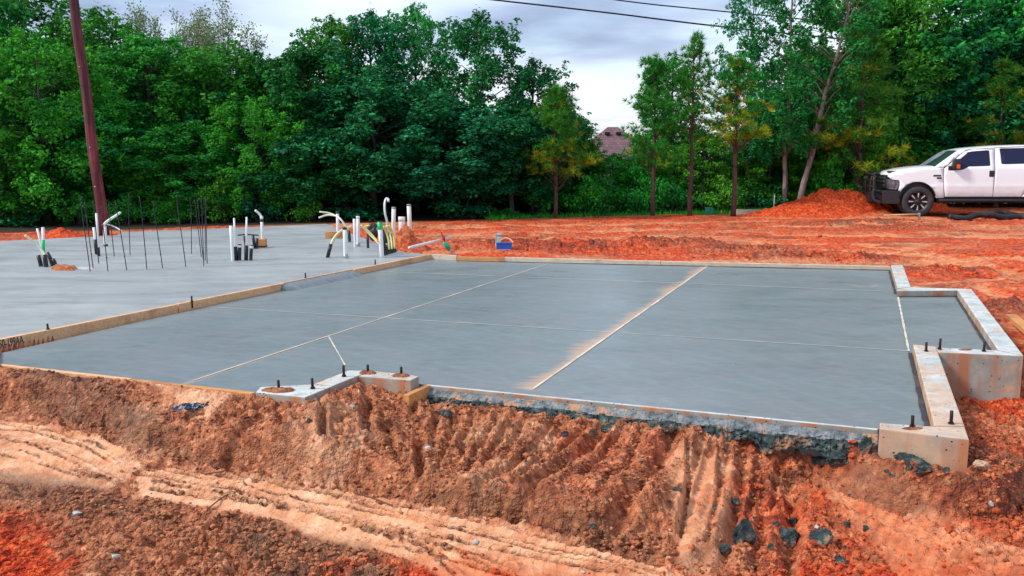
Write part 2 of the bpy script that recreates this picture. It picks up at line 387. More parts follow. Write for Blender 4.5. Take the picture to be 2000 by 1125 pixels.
FUR = [([(1205, 842), (1120, 905), (1010, 988)], .035, .06), ([(1165, 835), (1060, 920), (975, 975)], .02, .035), ([(1100, 850), (1010, 925), (940, 960)], .025, .035),
       ([(1330, 862), (1250, 965), (1175, 1035)], .035, .055), ([(1395, 872), (1345, 985), (1315, 1060)], .025, .03), ([(1450, 880), (1442, 985), (1405, 1080)], .025, .04), ([(1268, 860), (1205, 940), (1150, 1000)], .02, .03),
       ([(1540, 905), (1546, 1000), (1535, 1080)], .03, .06), ([(1490, 900), (1490, 1000), (1470, 1080)], .018, .03),
       ([(546, 835), (552, 885)], .02, .07), ([(631, 838), (633, 895)], .018, .07), ([(713, 805), (722, 872)], .022, .06), ([(802, 812), (806, 842)], .018, .06), ([(822, 885), (826, 938)], .022, .09), ([(909, 878), (912, 912)], .018, .07), ([(760, 850), (775, 920)], .02, .04), ([(880, 840), (880, 905)], .02, .03), ([(1000, 850), (960, 920)], .02, .035),
       ([(1555, 907), (1680, 962), (1850, 1042), (2050, 1120)], .035, .07), ([(1560, 935), (1700, 1005), (1830, 1075), (1950, 1135)], .03, .065), ([(1640, 925), (1760, 975), (1900, 1040), (2050, 1085)], .025, .055), ([(1600, 968), (1720, 1045), (1820, 1130)], .025, .045), ([(1600, 1000), (1680, 1070), (1740, 1130)], .022, .04), ([(1700, 945), (1850, 990), (2050, 1050)], .025, .05), ([(1620, 935), (1740, 985), (1900, 1060)], .014, .03), ([(1960, 1010), (2080, 1060)], .02, .04),
       ([(430, 900), (480, 878), (540, 860)], .025, .04), ([(240, 770), (360, 800), (470, 812)], .03, .03), ([(400, 790), (440, 770)], .02, .02)]
TRK = [([(-100, 800), (0, 812), (90, 828), (180, 850), (262, 882)], .018, .018), ([(-60, 822), (0, 830), (120, 848), (235, 887)], .016, .014), ([(-60, 850), (0, 858), (70, 872), (140, 902), (215, 942)], .016, .016), ([(55, 884), (130, 915), (200, 942)], .014, .014),
       ([(270, 925), (450, 955), (700, 1020), (900, 1062), (1200, 1115)], .016, .016), ([(300, 955), (560, 992), (760, 1045), (1000, 1105)], .015, .014), ([(300, 872), (480, 935), (760, 987), (1000, 1035), (1290, 1105)], .018, .02), ([(420, 965), (640, 1015), (830, 1075), (900, 1130)], .012, .01),
       ([(1340, 890), (1345, 980), (1325, 1060)], .012, .012), ([(1400, 890), (1405, 980), (1380, 1070)], .012, .012)]
for i_ in range(16):
    x_ = 862+i_*44+(7*i_*i_) % 13; y_ = 776+(x_-850)*.11; sh_ = float(np.interp(x_, [850, 1000, 1200, 1330, 1450, 1560], [20, 95, 185, 120, 25, 5])); ln_ = 95+(37*i_) % 60
    FUR.append(([(x_, y_), (x_-sh_*.5, y_+ln_*.5), (x_-sh_*ln_/150, y_+ln_)], .019, .036))
FUR = [(W(a, -.22), b, c) for a, b, c in FUR]; TRK += [([(280, 905), (460, 948), (720, 1000), (950, 1050), (1250, 1118)], .009, .011), ([(300, 940), (480, 972), (700, 1030), (880, 1080), (1000, 1125)], .009, .010), ([(-60, 838), (60, 846), (150, 868), (225, 905)], .009, .009), ([(-60, 880), (60, 900), (160, 935)], .009, .009), ([(350, 915), (600, 962), (800, 1010), (1100, 1075), (1300, 1120)], .009, .009), ([(700, 1055), (860, 1090), (1000, 1130)], .010, .012)]
TRK = [(WB(a), b, c) for a, b, c in TRK]; YTR = [(W(a, -.32), w) for a, w in (([(780, 466), (1000, 458), (1320, 449)], .45), ([(1130, 468), (1400, 474), (1640, 480), (2050, 515)], .40), ([(1420, 458), (1700, 462), (2100, 470)], .55), ([(1600, 492), (1800, 500), (2100, 560)], .28), ([(1900, 560), (1990, 600), (2100, 680)], .16), ([(900, 448), (1200, 440), (1500, 436)], .5), ([(1500, 446), (1800, 442), (2100, 446)], .4), ([(850, 486), (960, 478), (1100, 470)], .2))]; LANE = WB([(1560, 907), (2050, 1120)])
BERMS = [(at(1120, 492, -.3), 1.6, .35, .13), (at(1250, 490, -.3), 1.3, .35, .16), (at(1450, 497, -.3), 1.0, .35, .18), (at(1370, 488, -.3), .7, .3, .12), (at(1560, 505, -.3), .9, .25, .10), (at(1000, 480, -.3), 1.0, .3, .07), (at(1840, 530, -.3), .9, .3, .12), (at(1690, 508, -.3), .7, .2, .08), (at(1610, 415, -.3), 1.6, 1.6, .35), (at(1690, 408, -.3), 1.8, 1.4, .45), (at(110, 457, -.3), .5, .4, .06), (at(1960, 610, -.3), .5, .6, .1), (at(1700, 440, -.3), 2, 1, .1)]
def ground(X, Y):
    """height and colour masks of the ground; X, Y flat arrays"""
    R = np.hypot(X, Y); n = len(X)
    wx = (fbm(X*3.1, Y*3.1, 3)-.5)*.16; wy = (fbm(X*3.1+40, Y*3.1+9, 3)-.5)*.12
    Xw, Yw = X+wx, Y+wy
    near = R < 8.5
    z = base_z(X, Y) + (fbm(X*.5, Y*.5, 3)-.5)*.05*(1+sstep(6, 9, R))
    z += .03*sstep(8, 20, R)
    rough = np.full(n, .55); red = sstep(5.5, 8, R)*(.62+.6*(fbm(X*.5+3, Y*1.3, 4)-.3)); moist = np.zeros(n); pale = np.zeros(n)
    I = np.where(near)[0]
    if len(I):
        x, y, xw, yw = X[I], Y[I], Xw[I], Yw[I]
        zz = z[I]; p = sd_poly(xw, yw, PLATEAU); wd = .085+.34*sstep(.25, .7, x)*sstep(1.75, 1.3, x); k = sstep(-.01, 1, p/wd*1.0)
        dg = -sd_poly(x, y, GP2)
        top = -.200 + .050*sstep(.4, .0, dg) + (fbm(x*2.2, y*2.2, 3)-.5)*.06
        left = sstep(-.3, -.9, x); top += left*(.03+.085*sstep(.6, .03, dg))+.012
        zz = zz*(1-k)+top*k
        # wheel pushed lip on the edge of the bank
        zz += .012*np.exp(-((p-.10)/.05)**2)
        ro = np.full(len(I), 1.0)
        for poly, s in ((C1, .95), (C1B, .95), (C2, .7), (C3, .55), (C4, .65)):
            m = sstep(-.03, .06, sd_poly(x+wx[I]*.5, y+wy[I]*.5, poly)); ro = np.minimum(ro, 1-s*m)
        pp = sstep(.56, .66, fbm(x*2.1+11, y*2.6, 4)); pl = np.maximum(1-ro, .6*pp); ro = ro*(1-.22*pp)
        for poly in (C4,): pl = np.maximum(pl, sstep(-.05, .05, sd_poly(x, y, poly))*.9)
        gv = np.zeros(len(I)); rm = np.zeros(len(I)); edge = .35+.65*sstep(.02, .22, dg)
        for pts, w, dp in FUR:
            d = d_poly(x+wx[I]*.3, y+wy[I]*.3, pts); g_ = .45+.9*fbm(x*4+w*900, y*4, 2); gv = np.minimum(gv, -dp*.95*g_*np.exp(-(d/w)**2)); rm = np.maximum(rm, dp*.30*g_*np.exp(-((d-2.0*w)/w)**2))
        zz += (gv+rm*(1-sstep(.004, .02, -gv)))*edge
        rut = np.zeros(len(I))
        for pts, w, dp in TRK:
            d = d_poly(x+wx[I]*.12, y+wy[I]*.12, pts); m = np.exp(-(d/w)**2)
            m = np.exp(-(d/w)**2)*sstep(.28, .5, fbm(x*5+w*300, y*5, 3)+.06); lg = (.35+1.0*fbm(x*9+3, y*9, 3))*(.85+.3*sstep(-.3, .4, np.sin((x*1.0-y*.35)*2*PI/.05+11*fbm(x*5, y*5, 3)))); zz += lg*(-dp*1.1*np.exp(-(d/(w*.8))**2) + dp*.9*np.exp(-((d-1.7*w)/w)**2)); ro = np.maximum(ro, m*.95); rut = np.maximum(rut, m)
        # small trench beside the near right wall
        t = at(1960, 850, -.3); zz -= .16*np.exp(-((x-t.x)/.28)**2-((y-t.y)/.07)**2)
        a = np.exp(-((p-.035)/.06)**2)*.75  # band on the scarp face, its shade painted as darker soil
        mo = a*sstep(.1, .0, left)*.5+a*.5
        mo = np.maximum(mo, rut*.8*sstep(.35, .6, fbm(x*9, y*9, 3)+.12))
        for poly in MOIST_SHADE: mo = np.maximum(mo, sstep(-.08, .10, sd_poly(xw, yw, poly)))
        rd = red[I]
        for poly in REDZ: rd = np.maximum(rd, .8*sstep(-.15, .15, sd_poly(xw, yw, poly))*sstep(.25, .5, fbm(x*4, y*4, 3)+.08))
        rd = np.maximum(rd, .6*sstep(.5, .62, fbm(x*1.7+5, y*1.7, 3))*sstep(.3, 1.2, x)); rd = np.maximum(rd, .42*sstep(-1.0, 2.2, x))
        # lumps
        c1 = cells(x*17+fbm(x*20, y*20, 2)*1.5, y*17); c2 = cells(x*34+7+fbm(x*50, y*50, 2), y*34)
        sz = .35+1.3*sstep(.3, .7, fbm(x*2.7+3, y*2.7, 2))
        zz += ro*sz*(.024*(1-np.minimum(c1*1.3, 1)**2) + .014*(1-np.minimum(c2*1.25, 1)**2) - .016)
        zz += (ro*.045+.005)*(fbm(x*7, y*7, 4)-.5) + ro*.022*(billow(x*19, y*19, 3)-.4) + .004*(fbm(x*40, y*40, 2)-.5)
        zz += (1-ro)*.006*(fbm(x*3+y*2, y*16-x*4, 3)-.5)
        # lug prints of a tracked machine in the right hand lane and cracked plates between
        dx_, dy_ = LANE[1][0]-LANE[0][0], LANE[1][1]-LANE[0][1]; ll = math.hypot(dx_, dy_); dx_ /= ll; dy_ /= ll
        al = (x-LANE[0][0])*dx_+(y-LANE[0][1])*dy_; ac = -(x-LANE[0][0])*dy_+(y-LANE[0][1])*dx_
        lug = sstep(-.2, .5, np.sin(al*2*PI/.062+ac*14+2.5*fbm(x*5, y*5, 2)))*sstep(-.03, .03, sd_poly(x, y, C3))*sstep(.35, .55, fbm(x*3.3+2, y*3.3+8, 2)+.05)
        zz += .008*lug
        lug2 = sstep(0, .6, np.sin((x*.42+y)*2*PI/.055+2*fbm(x*6, y*6, 2)))*np.maximum(sstep(-.02, .04, sd_poly(x, y, C2)), 0)*sstep(.4, .55, fbm(x*4, y*4+3, 2))
        zz += .007*lug2
        # tread lugs pressed across the compacted lane
        z[I] = zz; rough[I] = ro; pale[I] = pl; moist[I] = mo; red[I] = rd
    J = np.where(~near | (R > 6))[0]
    if len(J):
        x, y = X[J], Y[J]; f = sstep(6.0, 8.5, R[J]); zz = z[J]*1.0
        for (c, sx, sy, h) in BERMS:
            zz += h*np.exp(-((Xw[J]-c.x)/sx)**2-((Yw[J]-c.y)/sy)**2)
        q = sstep(.50, .62, fbm(x*.55+3, y*1.6, 4))
        bz = np.zeros(len(J))
        for (c, sx, sy, h) in BERMS: bz = np.maximum(bz, np.exp(-((x-c.x)/sx)**2-((y-c.y)/sy)**2))
        ro = np.clip(.25+.8*bz+.3*q, 0, 1.1)
        zz += f*ro*(.16*(fbm(x*3, y*3, 4)-.5)+.075*(billow(x*9, y*9, 3)-.35)+.025*(billow(x*21, y*21, 2)-.35))
        zz += f*.018*(fbm(x*.8, y*9, 3)-.5)*2       # wheel ruts running across
        tp = np.zeros(len(J))
        for pts, w in YTR:
            d = d_poly(x+wx[J]*1.5, y+wy[J]*3, pts); m = np.exp(-(d/w)**2)*sstep(.3, .5, fbm(x*1.1, y*3, 4)+.1); tp = np.maximum(tp, m); zz += f*(-.02*m+.035*np.exp(-((d-1.25*w)/(.35*w))**2))
        ro = ro*(1-.7*tp)
        z[J] = zz; rough[J] = np.where(R[J] > 8.5, ro, rough[J]); pale[J] = np.maximum(pale[J], f*sstep(.45, .66, fbm(x*.5+9+fbm(x*2, y*2, 3), y*1.3+4, 4))*(1-bz)*.75+f*0); pale[J] = np.maximum(pale[J], f*tp)
        moist[J] = np.maximum(moist[J], f*np.maximum(bz*.95*sstep(.36, .56, fbm(x*2, y*2, 3)), .7*sstep(.60, .68, fbm(x*1.3+8, y*3.2, 4))))
    # beyond the tree line: leaf litter, and the land falls away
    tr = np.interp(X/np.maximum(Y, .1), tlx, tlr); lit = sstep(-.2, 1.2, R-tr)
    z = z*(1-lit)+(-.33)*lit
    z -= 2.8*sstep(36, 52, R)
    # the slabs sit in the ground
    for poly, lim in ((HP, -.03), (GP, -.02)):
        s = sd_poly(X, Y, poly); z = np.where(s > .0, np.minimum(z, -.16-.5*sstep(.03, .12, s)), z)
    # never above the forms close to the edge
    sg = np.maximum(sd_poly(X, Y, GP), sd_poly(X, Y, HP)); cap = np.where(X < -.2, -.048, -.075)+.9*np.maximum(-sg, 0)
    z = np.where((sg < 0) & (sg > -.12), np.minimum(z, cap), z)
    return z, rough, red, moist, pale, lit
def gz(x, y): return float(ground(np.array([float(x)]), np.array([float(y)]))[0][0])

def m_soil(name='red_clay_soil', attrs=True):
    b = MB(name)
    ob = b.tc.outputs['Object']
    n0 = b.noise(2.2, 6, .62); n1 = b.noise(16, 5, .65); n2 = b.noise(70, 3, .6)
    brown = b.ramp(n1, [(.3, (.19, .058, .03)), (.45, (.47, .15, .065)), (.58, (.64, .24, .11)), (.75, (.84, .45, .26))])
    redc = b.ramp(n1, [(.3, (.24, .018, .006)), (.46, (.56, .050, .011)), (.6, (.78, .125, .028)), (.76, (.86, .34, .13))])
    moist_shadec = b.ramp(n1, [(.3, (.085, .034, .017)), (.5, (.18, .075, .035)), (.7, (.32, .15, .07))])  # dark soil tone for damp ground and for the painted scarp shade
    palec = b.ramp(b.noise(9, 6, .6), [(.3, (.54, .21, .10)), (.5, (.78, .38, .20)), (.75, (.92, .60, .38))])
    if attrs:
        red, mo, pa, lit = b.attr('red'), b.attr('moist'), b.attr('pale'), b.attr('litter')
        jit = b.rng(n0, .3, .7, -.35, .35)
        c = b.mix(b.rng(b.math('ADD', red, b.math('MULTIPLY', jit, .9)), .15, .85), brown, redc)
        # palest where driven on
        st = b.noise(3.0, 5, .6, b.vec('Object', (.5, 4, 1), (0, 0, .12)))
        pf = b.math('MULTIPLY', b.rng(b.math('ADD', pa, b.math('MULTIPLY', jit, .4)), .3, .8), b.rng(st, .3, .6, .55, 1))
        palem = b.mix(b.math('MULTIPLY', red, .8), palec, b.ramp(b.noise(9, 6, .6), [(.3, (.52, .12, .035)), (.55, (.66, .22, .08)), (.8, (.72, .40, .22))]))
        c = b.mix(pf, c, palem)
        c = b.mix(b.rng(b.math('ADD', mo, b.math('MULTIPLY', jit, .5)), .25, .9, 0, .68), c, b.mix(b.math('MULTIPLY', red, .8), moist_shadec, b.ramp(n1, [(.3, (.06, .012, .008)), (.5, (.16, .03, .015)), (.7, (.34, .09, .04))])))
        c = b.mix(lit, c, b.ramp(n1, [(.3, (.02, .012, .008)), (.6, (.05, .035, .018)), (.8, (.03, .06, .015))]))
        tv = b.rng(b.voro(30, None, 'SMOOTH_F1'), .1, .55, 1.18, .62); mmx = N(b.t, 'ShaderNodeVectorMath', operation='SCALE'); b.L(c, mmx.inputs[0]); b.L(b.math('ADD', b.math('MULTIPLY', b.math('SUBTRACT', tv, 1), b.rng(b.attr('rough'), .1, .8, .1, 1)), 1), mmx.inputs['Scale']); c = mmx.outputs[0]
        # specks of grey gravel and olive silt
        sp = b.math('MULTIPLY', b.rng(b.voro(60), .10, .16, 1, 0), b.rng(b.noise(4, 3), .55, .62)); c = b.mix(sp, c, (.12, .13, .12))
        ol = b.math('MULTIPLY', b.rng(b.noise(1.3, 6, .7), .60, .68), b.math('SUBTRACT', 1, red)); c = b.mix(b.math('MULTIPLY', ol, .55), c, (.16, .13, .07))
        ro = b.rng(mo, 0, 1, .85, .6)
    else:
        c = b.mix(b.rng(b.math('ADD', b.attr('red'), b.math('MULTIPLY', b.rng(n0, .3, .7, -.3, .3), 1)), .2, .8), b.mix(b.math('MULTIPLY', b.island(), .75), brown, moist_shadec), redc); ro = .85
    b.set('Base Color', c).set('Roughness', ro).set('Specular IOR Level', .25)
    crumb = b.voro(48, None); crumb2 = b.voro(110, None)
    rg = b.rng(b.attr('rough'), .1, .8, .3, 1) if attrs else .6
    h = b.math('ADD', b.math('MULTIPLY', crumb, -.9), b.math('MULTIPLY', crumb2, -.5)); h = b.math('ADD', b.math('MULTIPLY', h, rg), b.math('MULTIPLY', n2, .35))
    b.bump(n1, .6, .014); b.bump(h, .75, .016); return b.m
M['soil'] = m_soil(); M['clod'] = m_soil('clay_clod_soil', False)

def build_ground():
    a = np.concatenate([np.linspace(-1.35, -.62, 36)[:-1], np.linspace(-.60, .60, 930), np.linspace(.62, 1.35, 36)[1:]])
    rr = [.2, 1.0, 1.6, 2.0, 2.3, 2.5]; r = 2.6
    while r < 62: rr.append(r); r += .0072*(r/3)**1.38
    while r < 900: rr.append(r); r *= 1.15
    rr = np.array(rr); A, Rr = np.meshgrid(a, rr)
    X = (Rr*np.sin(A)).ravel(); Y = (Rr*np.cos(A)).ravel()
    z, ro, red, mo, pa, lit = ground(X, Y)
    nc, nr = len(a), len(rr)
    i = np.arange(nr-1)[:, None]*nc+np.arange(nc-1)[None, :]; i = i.ravel()
    Fc = np.stack([i, i+nc, i+nc+1, i+1], 1)[:, ::-1]
    me = np_mesh('ground', np.stack([X, Y, z], 1), Fc, False)
    for nme, arr in (('red', red), ('moist', mo), ('pale', pa), ('litter', lit), ('rough', ro)):
        at_ = me.attributes.new(nme, 'FLOAT', 'POINT'); at_.data.foreach_set('value', arr.astype(np.float32))
    o = link('ground', me, M['soil']); tag(o, kind='structure'); print('ground tris', 2*len(Fc), nr)
build_ground()

ICO = None
def ico_np(sub=0):
    bm = bmesh.new(); bmesh.ops.create_icosphere(bm, subdivisions=sub+1, radius=1)
    V = np.array([v.co[:] for v in bm.verts]); Fc = np.array([[v.index for v in f.verts] for f in bm.faces]); bm.free(); return V, Fc
def scatter_lumps(name, P, S, red, mat, seed=1, flat=.7, label=None, cat='soil', small=False):
    V0, F0 = (ico_np(0) if not small else (np.array([[1, 0, 0], [-1, 0, 0], [0, 1, 0], [0, -1, 0], [0, 0, 1], [.3, .2, -1.]]), np.array([[0, 2, 4], [2, 1, 4], [1, 3, 4], [3, 0, 4], [2, 0, 5], [1, 2, 5], [3, 1, 5], [0, 3, 5]]))); r = np.random.RandomState(seed); n = len(P)
    V = V0[None]*(1+.45*(r.rand(n, len(V0), 1)-.5))*S[:, None, None]*(np.array([1, 1, flat])*(.7+.6*r.rand(n, 1, 3)))
    th = r.rand(n)*2*PI; c, s = np.cos(th)[:, None], np.sin(th)[:, None]
    x = V[..., 0]*c-V[..., 1]*s; y = V[..., 0]*s+V[..., 1]*c
    V = np.stack([x, y, V[..., 2]], -1)+P[:, None, :]
    Fc = (F0[None]+np.arange(n)[:, None, None]*len(V0)).reshape(-1, 3)
    me = np_mesh(name, V.reshape(-1, 3), Fc, False)
    at_ = me.attributes.new('red', 'FLOAT', 'POINT'); at_.data.foreach_set('value', np.repeat(red, len(V0)).astype(np.float32))
    o = link(name, me, mat); tag(o, label, cat, kind='stuff'); return o
def clods():
    r = np.random.RandomState(5); n = 150000
    px = r.uniform(-150, 2150, n); py = r.uniform(700, 1190, n)
    R = np.array([tuple(at(a, b_, -.28))[:2] for a, b_ in zip(px, py)])
    z, ro, red, mo, pa, lit = ground(R[:, 0], R[:, 1])
    sg = np.maximum(sd_poly(R[:, 0], R[:, 1], GP2), sd_poly(R[:, 0], R[:, 1], HP))
    cl = sstep(.42, .6, fbm(R[:, 0]*5, R[:, 1]*5, 3))
    keep = (r.rand(n) < (ro**2)*(.09+.36*cl)+.005) & (sg < -.03)
    P = R[keep]; zz = z[keep]; S = .003+.010*r.rand(keep.sum())**2.6
    S[r.rand(len(S)) < .04] *= 1.7
    print('clods', len(P))
    rk = red[keep]; big = S > .0075
    scatter_lumps('soil_clods', np.column_stack([P, zz+S*.25])[big], S[big], rk[big], M['clod'], 3, label='loose crumbly clods of red clay strewn over the churned foreground')
    scatter_lumps('soil_crumbs', np.column_stack([P, zz+S*.25])[~big], S[~big], rk[~big], M['clod'], 6, label='fine crumbs of red clay sprinkled over the churned foreground', small=True)
    # lumps on the far yard
    n = 5000; px = r.uniform(700, 2150, n); py = r.uniform(432, 600, n)
    R = np.array([tuple(at(a, b_, -.25))[:2] for a, b_ in zip(px, py)])
    z, ro, red, mo, pa, lit = ground(R[:, 0], R[:, 1]); sg = np.maximum(sd_poly(R[:, 0], R[:, 1], GP2), sd_poly(R[:, 0], R[:, 1], HP))
    keep = (r.rand(n) < ro**2*.7) & (sg < -.08); P = R[keep]; S = .012+.03*r.rand(keep.sum())**2.5
    scatter_lumps('yard_clods', np.column_stack([P, z[keep]+S*.2]), S, red[keep], M['clod'], 4, label='red clay lumps scattered on the yard behind the slab')
clods()

# ------------------------------------------------------------------ slabs, boards and stem walls
def hit(px, py):
    rr_ = ray(px, py); t = np.linspace(2.2, 30, 3000); z = ground(rr_.x*t, rr_.y*t)[0]; k = np.argmax(CAMH+rr_.z*t < z); t0 = t[k]
    return Vector((rr_.x*t0, rr_.y*t0, float(z[k])))
def prism_obj(name, pts, z0, z1, mat, parent=None, bev=0):
    bm = bmesh.new(); add_prism(bm, [(p[0], p[1]) for p in pts], z0, z1, bev); return bm_obj(name, bm, mat, parent)
def slab_top(name, pts, z1, z0, mat, amp=.004):
    bm = bmesh.new(); add_prism(bm, [(p[0], p[1]) for p in pts], z0, z1); return bm_obj(name, bm, mat)
hs = slab_top('house_slab', HOUSE, -.004, -.40, M['house_slab']); tag(hs, kind='structure')
GS = [at(-67, 704.8, ZS), at(0, 690, ZS), at(842, 499.5, ZS), at(1738, 520, ZS), at(1752, 568, ZS), at(1869, 572, ZS), at(1944, 688, ZS), at(1788, 684, ZS), at(1826, 838, ZS), at(1716, 838, ZS), at(833, 752, ZS), at(700, 736, ZS), at(600, 768, ZS), at(500, 768, ZS), at(0, 712.5, ZS)]
gs = slab_top('garage_slab', GS, ZS, -.42, M['slab']); tag(gs, kind='structure')

def strip(name, P, w, z0, z1, mat, parent=None, side=0.0, bev=.003):
    """a straight or bent board/wall along plan points P, width w; side shifts it across"""
    P = [Vector((p[0], p[1])) for p in P]; L_, R_ = [], []
    for i, p in enumerate(P):
        t = (P[min(i+1, len(P)-1)]-P[max(i-1, 0)]).normalized(); n = Vector((-t.y, t.x))
        L_.append(p+n*(side+w/2)); R_.append(p+n*(side-w/2))
    return prism_obj(name, [*(tuple(a) for a in L_), *(tuple(a) for a in R_[::-1])], z0, z1, mat, parent, bev)
def slab_cut(p, q, w=.010, name='saw_cut', parent=None, mat=None):
    a, b_ = at(*p, ZS), at(*q, ZS); t = (b_-a).normalized(); n = Vector((-t.y, t.x, 0)); bm = bmesh.new(); K = 40; r = random.Random(int(p[0]))
    vs = []
    for i in range(K+1):
        c = a.lerp(b_, i/K); ww = w*(.6+.7*r.random()); vs.append((bm.verts.new(c+n*ww/2+Vector((0, 0, .0035))), bm.verts.new(c-n*ww/2+Vector((0, 0, .0035)))))
    for u, v in zip(vs, vs[1:]): bm.faces.new((u[0], v[0], v[1], u[1]))
    return bm_obj(name, bm, mat or M['cut'], parent)
for p, q, w in (((377, 744), (1090, 509), .012), ((1040, 761), (1385, 518), .016), ((722, 530), (1748, 570), .013), ((412, 600), (1774, 686), .009), ((1752, 571), (1775, 686), .015), ((642, 658), (674, 714), .010)):
    slab_cut(p, q, w, parent=gs)

bm = bmesh.new(); _p, _q = at(202.6, 501.6, 0), at(275, 499.5, 0); _t = (_q-_p).normalized(); _g = Vector((-_t.y, _t.x, 0))*.02
bm.faces.new([bm.verts.new(v+Vector((0, 0, .001))) for v in (_p-_g, _q-_g*.4, _q+_g*.4, _p+_g)]); bm_obj('reflection_line', bm, M['pvc'], hs)  # pale strip painting a light reflection onto the slab
def joint(p, q, off, w):
    p, q = at(*p, 0), at(*q, 0); t = (q-p).normalized(); n = Vector((t.y, -t.x, 0))*off; bm = bmesh.new(); K = 24; prev = None
    for i in range(K+1):
        c = p.lerp(q, i/K)+n; c.z = ZS+.0045; g = Vector((t.y, -t.x, 0))*w*(.35+.3*rnd.random()); row = (bm.verts.new(c-g), bm.verts.new(c+g))
        if prev: bm.faces.new((prev[0], row[0], row[1], prev[1]))
        prev = row
    return bm_obj('expansion_joint', bm, M['black'], gs)
joint((1783, 673), (1824.7, 832), .014, .03); joint((1870, 566.8), (1949, 683.5), .012, .026); joint((1739.5, 518.5), (1753, 562.5), .012, .026); joint((1752, 567.5), (1869.5, 566.5), .010, .022); joint((893, 500), (1738, 517.5), .042, .04)
# board between the slabs
bt = empty('form_board', at(300, 608, 0), 0, 'long orange form board parting the left slab from the lower garage slab', 'board')
def place_local(o, e):       # parts are modelled in world space
    o.parent = e; o.matrix_parent_inverse = Matrix.Translation(-e.location) if e.rotation_euler[2] == 0 else e.matrix_basis.inverted()
    return o
def bpart(name, P, w, z0, z1, mat, e, side=0., label=None, bev=.004):
    o = place_local(strip(name, P, w, z0, z1, mat, None, side, bev), e)
    if label: o['label'] = label
    return o
bd = (at(842, 496.5, 0)-at(0, 663, 0)).normalized()
q0 = at(0, 663, 0); 
def along(px):               # point of the board line seen at column px
    best = None
    for i in range(4001):
        c = q0+bd*(-2.5+i*.004)
        v = c-camo.location; dep = v.y*math.cos(PITCH)-v.z*math.sin(PITCH); X = 1000+F*v.x/dep
        if best is None or abs(X-px) < best[0]: best = (abs(X-px), c)
    return best[1]
bpart('board', [along(-420), along(343)], .045, -.12, .004, M['board'], bt, label='near board with black stencilled figures at its left end')
bpart('board', [along(344.5), along(552)], .045, -.12, .006, M['board'], bt)
bpart('board', [along(690), along(842)], .045, -.12, .004, M['board'], bt)
bpart('board', [along(553), along(689)], (.024), -.12, .006, M['board'], bt, side=.012, label='middle stretch of the board smeared over with concrete')
# concrete feathered over the board between x 545 and 690
bm = bmesh.new(); r = random.Random(4); prev = None
for i in range(41):
    c = along(545+(690-545)*i/40); n = Vector((bd.y, -bd.x, 0)); wv = .09+.05*r.random()
    if i in (0, 40): wv = .01
    row = [bm.verts.new(c+Vector((0, 0, -.02))+n*.002), bm.verts.new(c+n*.006+Vector((0, 0, -.002-.003*r.random()))), bm.verts.new(c+n*(.02+wv*.5)+Vector((0, 0, ZS*.40))), bm.verts.new(c+n*(.03+wv)+Vector((0, 0, ZS-.002)))]
    if prev:
        for k in range(3): bm.faces.new((prev[k], row[k], row[k+1], prev[k+1]))
    prev = row
o = bm_obj('concrete_fillet', bm, M['slab'], None, True); tag(o, 'grey concrete smeared over the form board between the two slabs', 'concrete')
# stencil
fc = bpy.data.curves.new('stencil', 'FONT'); fc.body = '50-199AA'; fc.size = .085; fc.extrude = .0005; fc.space_character = 1.0
fo = bpy.data.objects.new('stencil_tmp', fc); C.objects.link(fo)
bpy.context.view_layer.update(); me = bpy.data.meshes.new_from_object(fo); bpy.data.objects.remove(fo)
so = link('stencil', me, M['black']); me.materials.clear(); me.materials.append(M['black'])
c = along(-7); yaw = math.atan2(bd.y, bd.x); nrm = Vector((bd.y, -bd.x, 0))
so.matrix_world = Matrix.Translation(c+nrm*.0245+Vector((0, 0, -.056))) @ Matrix.Rotation(yaw, 4, 'Z') @ Matrix.Rotation(PI/2, 4, 'X') @ Matrix.Scale(.52, 4, (1, 0, 0))
mw = so.matrix_world.copy(); so.parent = bt; so.matrix_parent_inverse = Matrix.Translation(-bt.location); so.matrix_basis = mw

# far form board
fb = empty('form_board', at(1200, 503, 0), 0, 'pale thin form board along the far edge of the garage slab', 'board')
bpart('board', [at(843, 497, 0), at(892, 499, 0)], .04, -.16, .004, M['board_dirty'], fb)
bpart('board', [at(893, 499.5, 0), at(985, 501.5, 0)], .03, -.16, -.012, M['board_orange'], fb)
bpart('board', [at(986, 500.5, 0), at(1290, 508, 0)], .05, -.16, -.012, M['board_dirty'], fb)
bpart('board', [at(1291, 508, 0), at(1738, 517.5, 0)], .05, -.16, -.014, M['board_dirty'], fb)
# near left form board
nb = empty('form_board', at(250, 738, 0), 0, 'thin orange form board along the near left edge of the garage slab', 'board')
e0, e1 = at(0, 710.5, ZS+.008), at(498, 765.5, ZS+.008); e00 = e0+(e0-e1).normalized()*.22
m1 = e0.lerp(e1, .55)
bpart('board', [e00, m1], .038, -.2, ZS+.008, M['board'], nb, side=-.012)
bpart('board', [m1+(e1-e0)*.004, e1], .038, -.2, ZS+.006, M['board_orange'], nb, side=-.012)
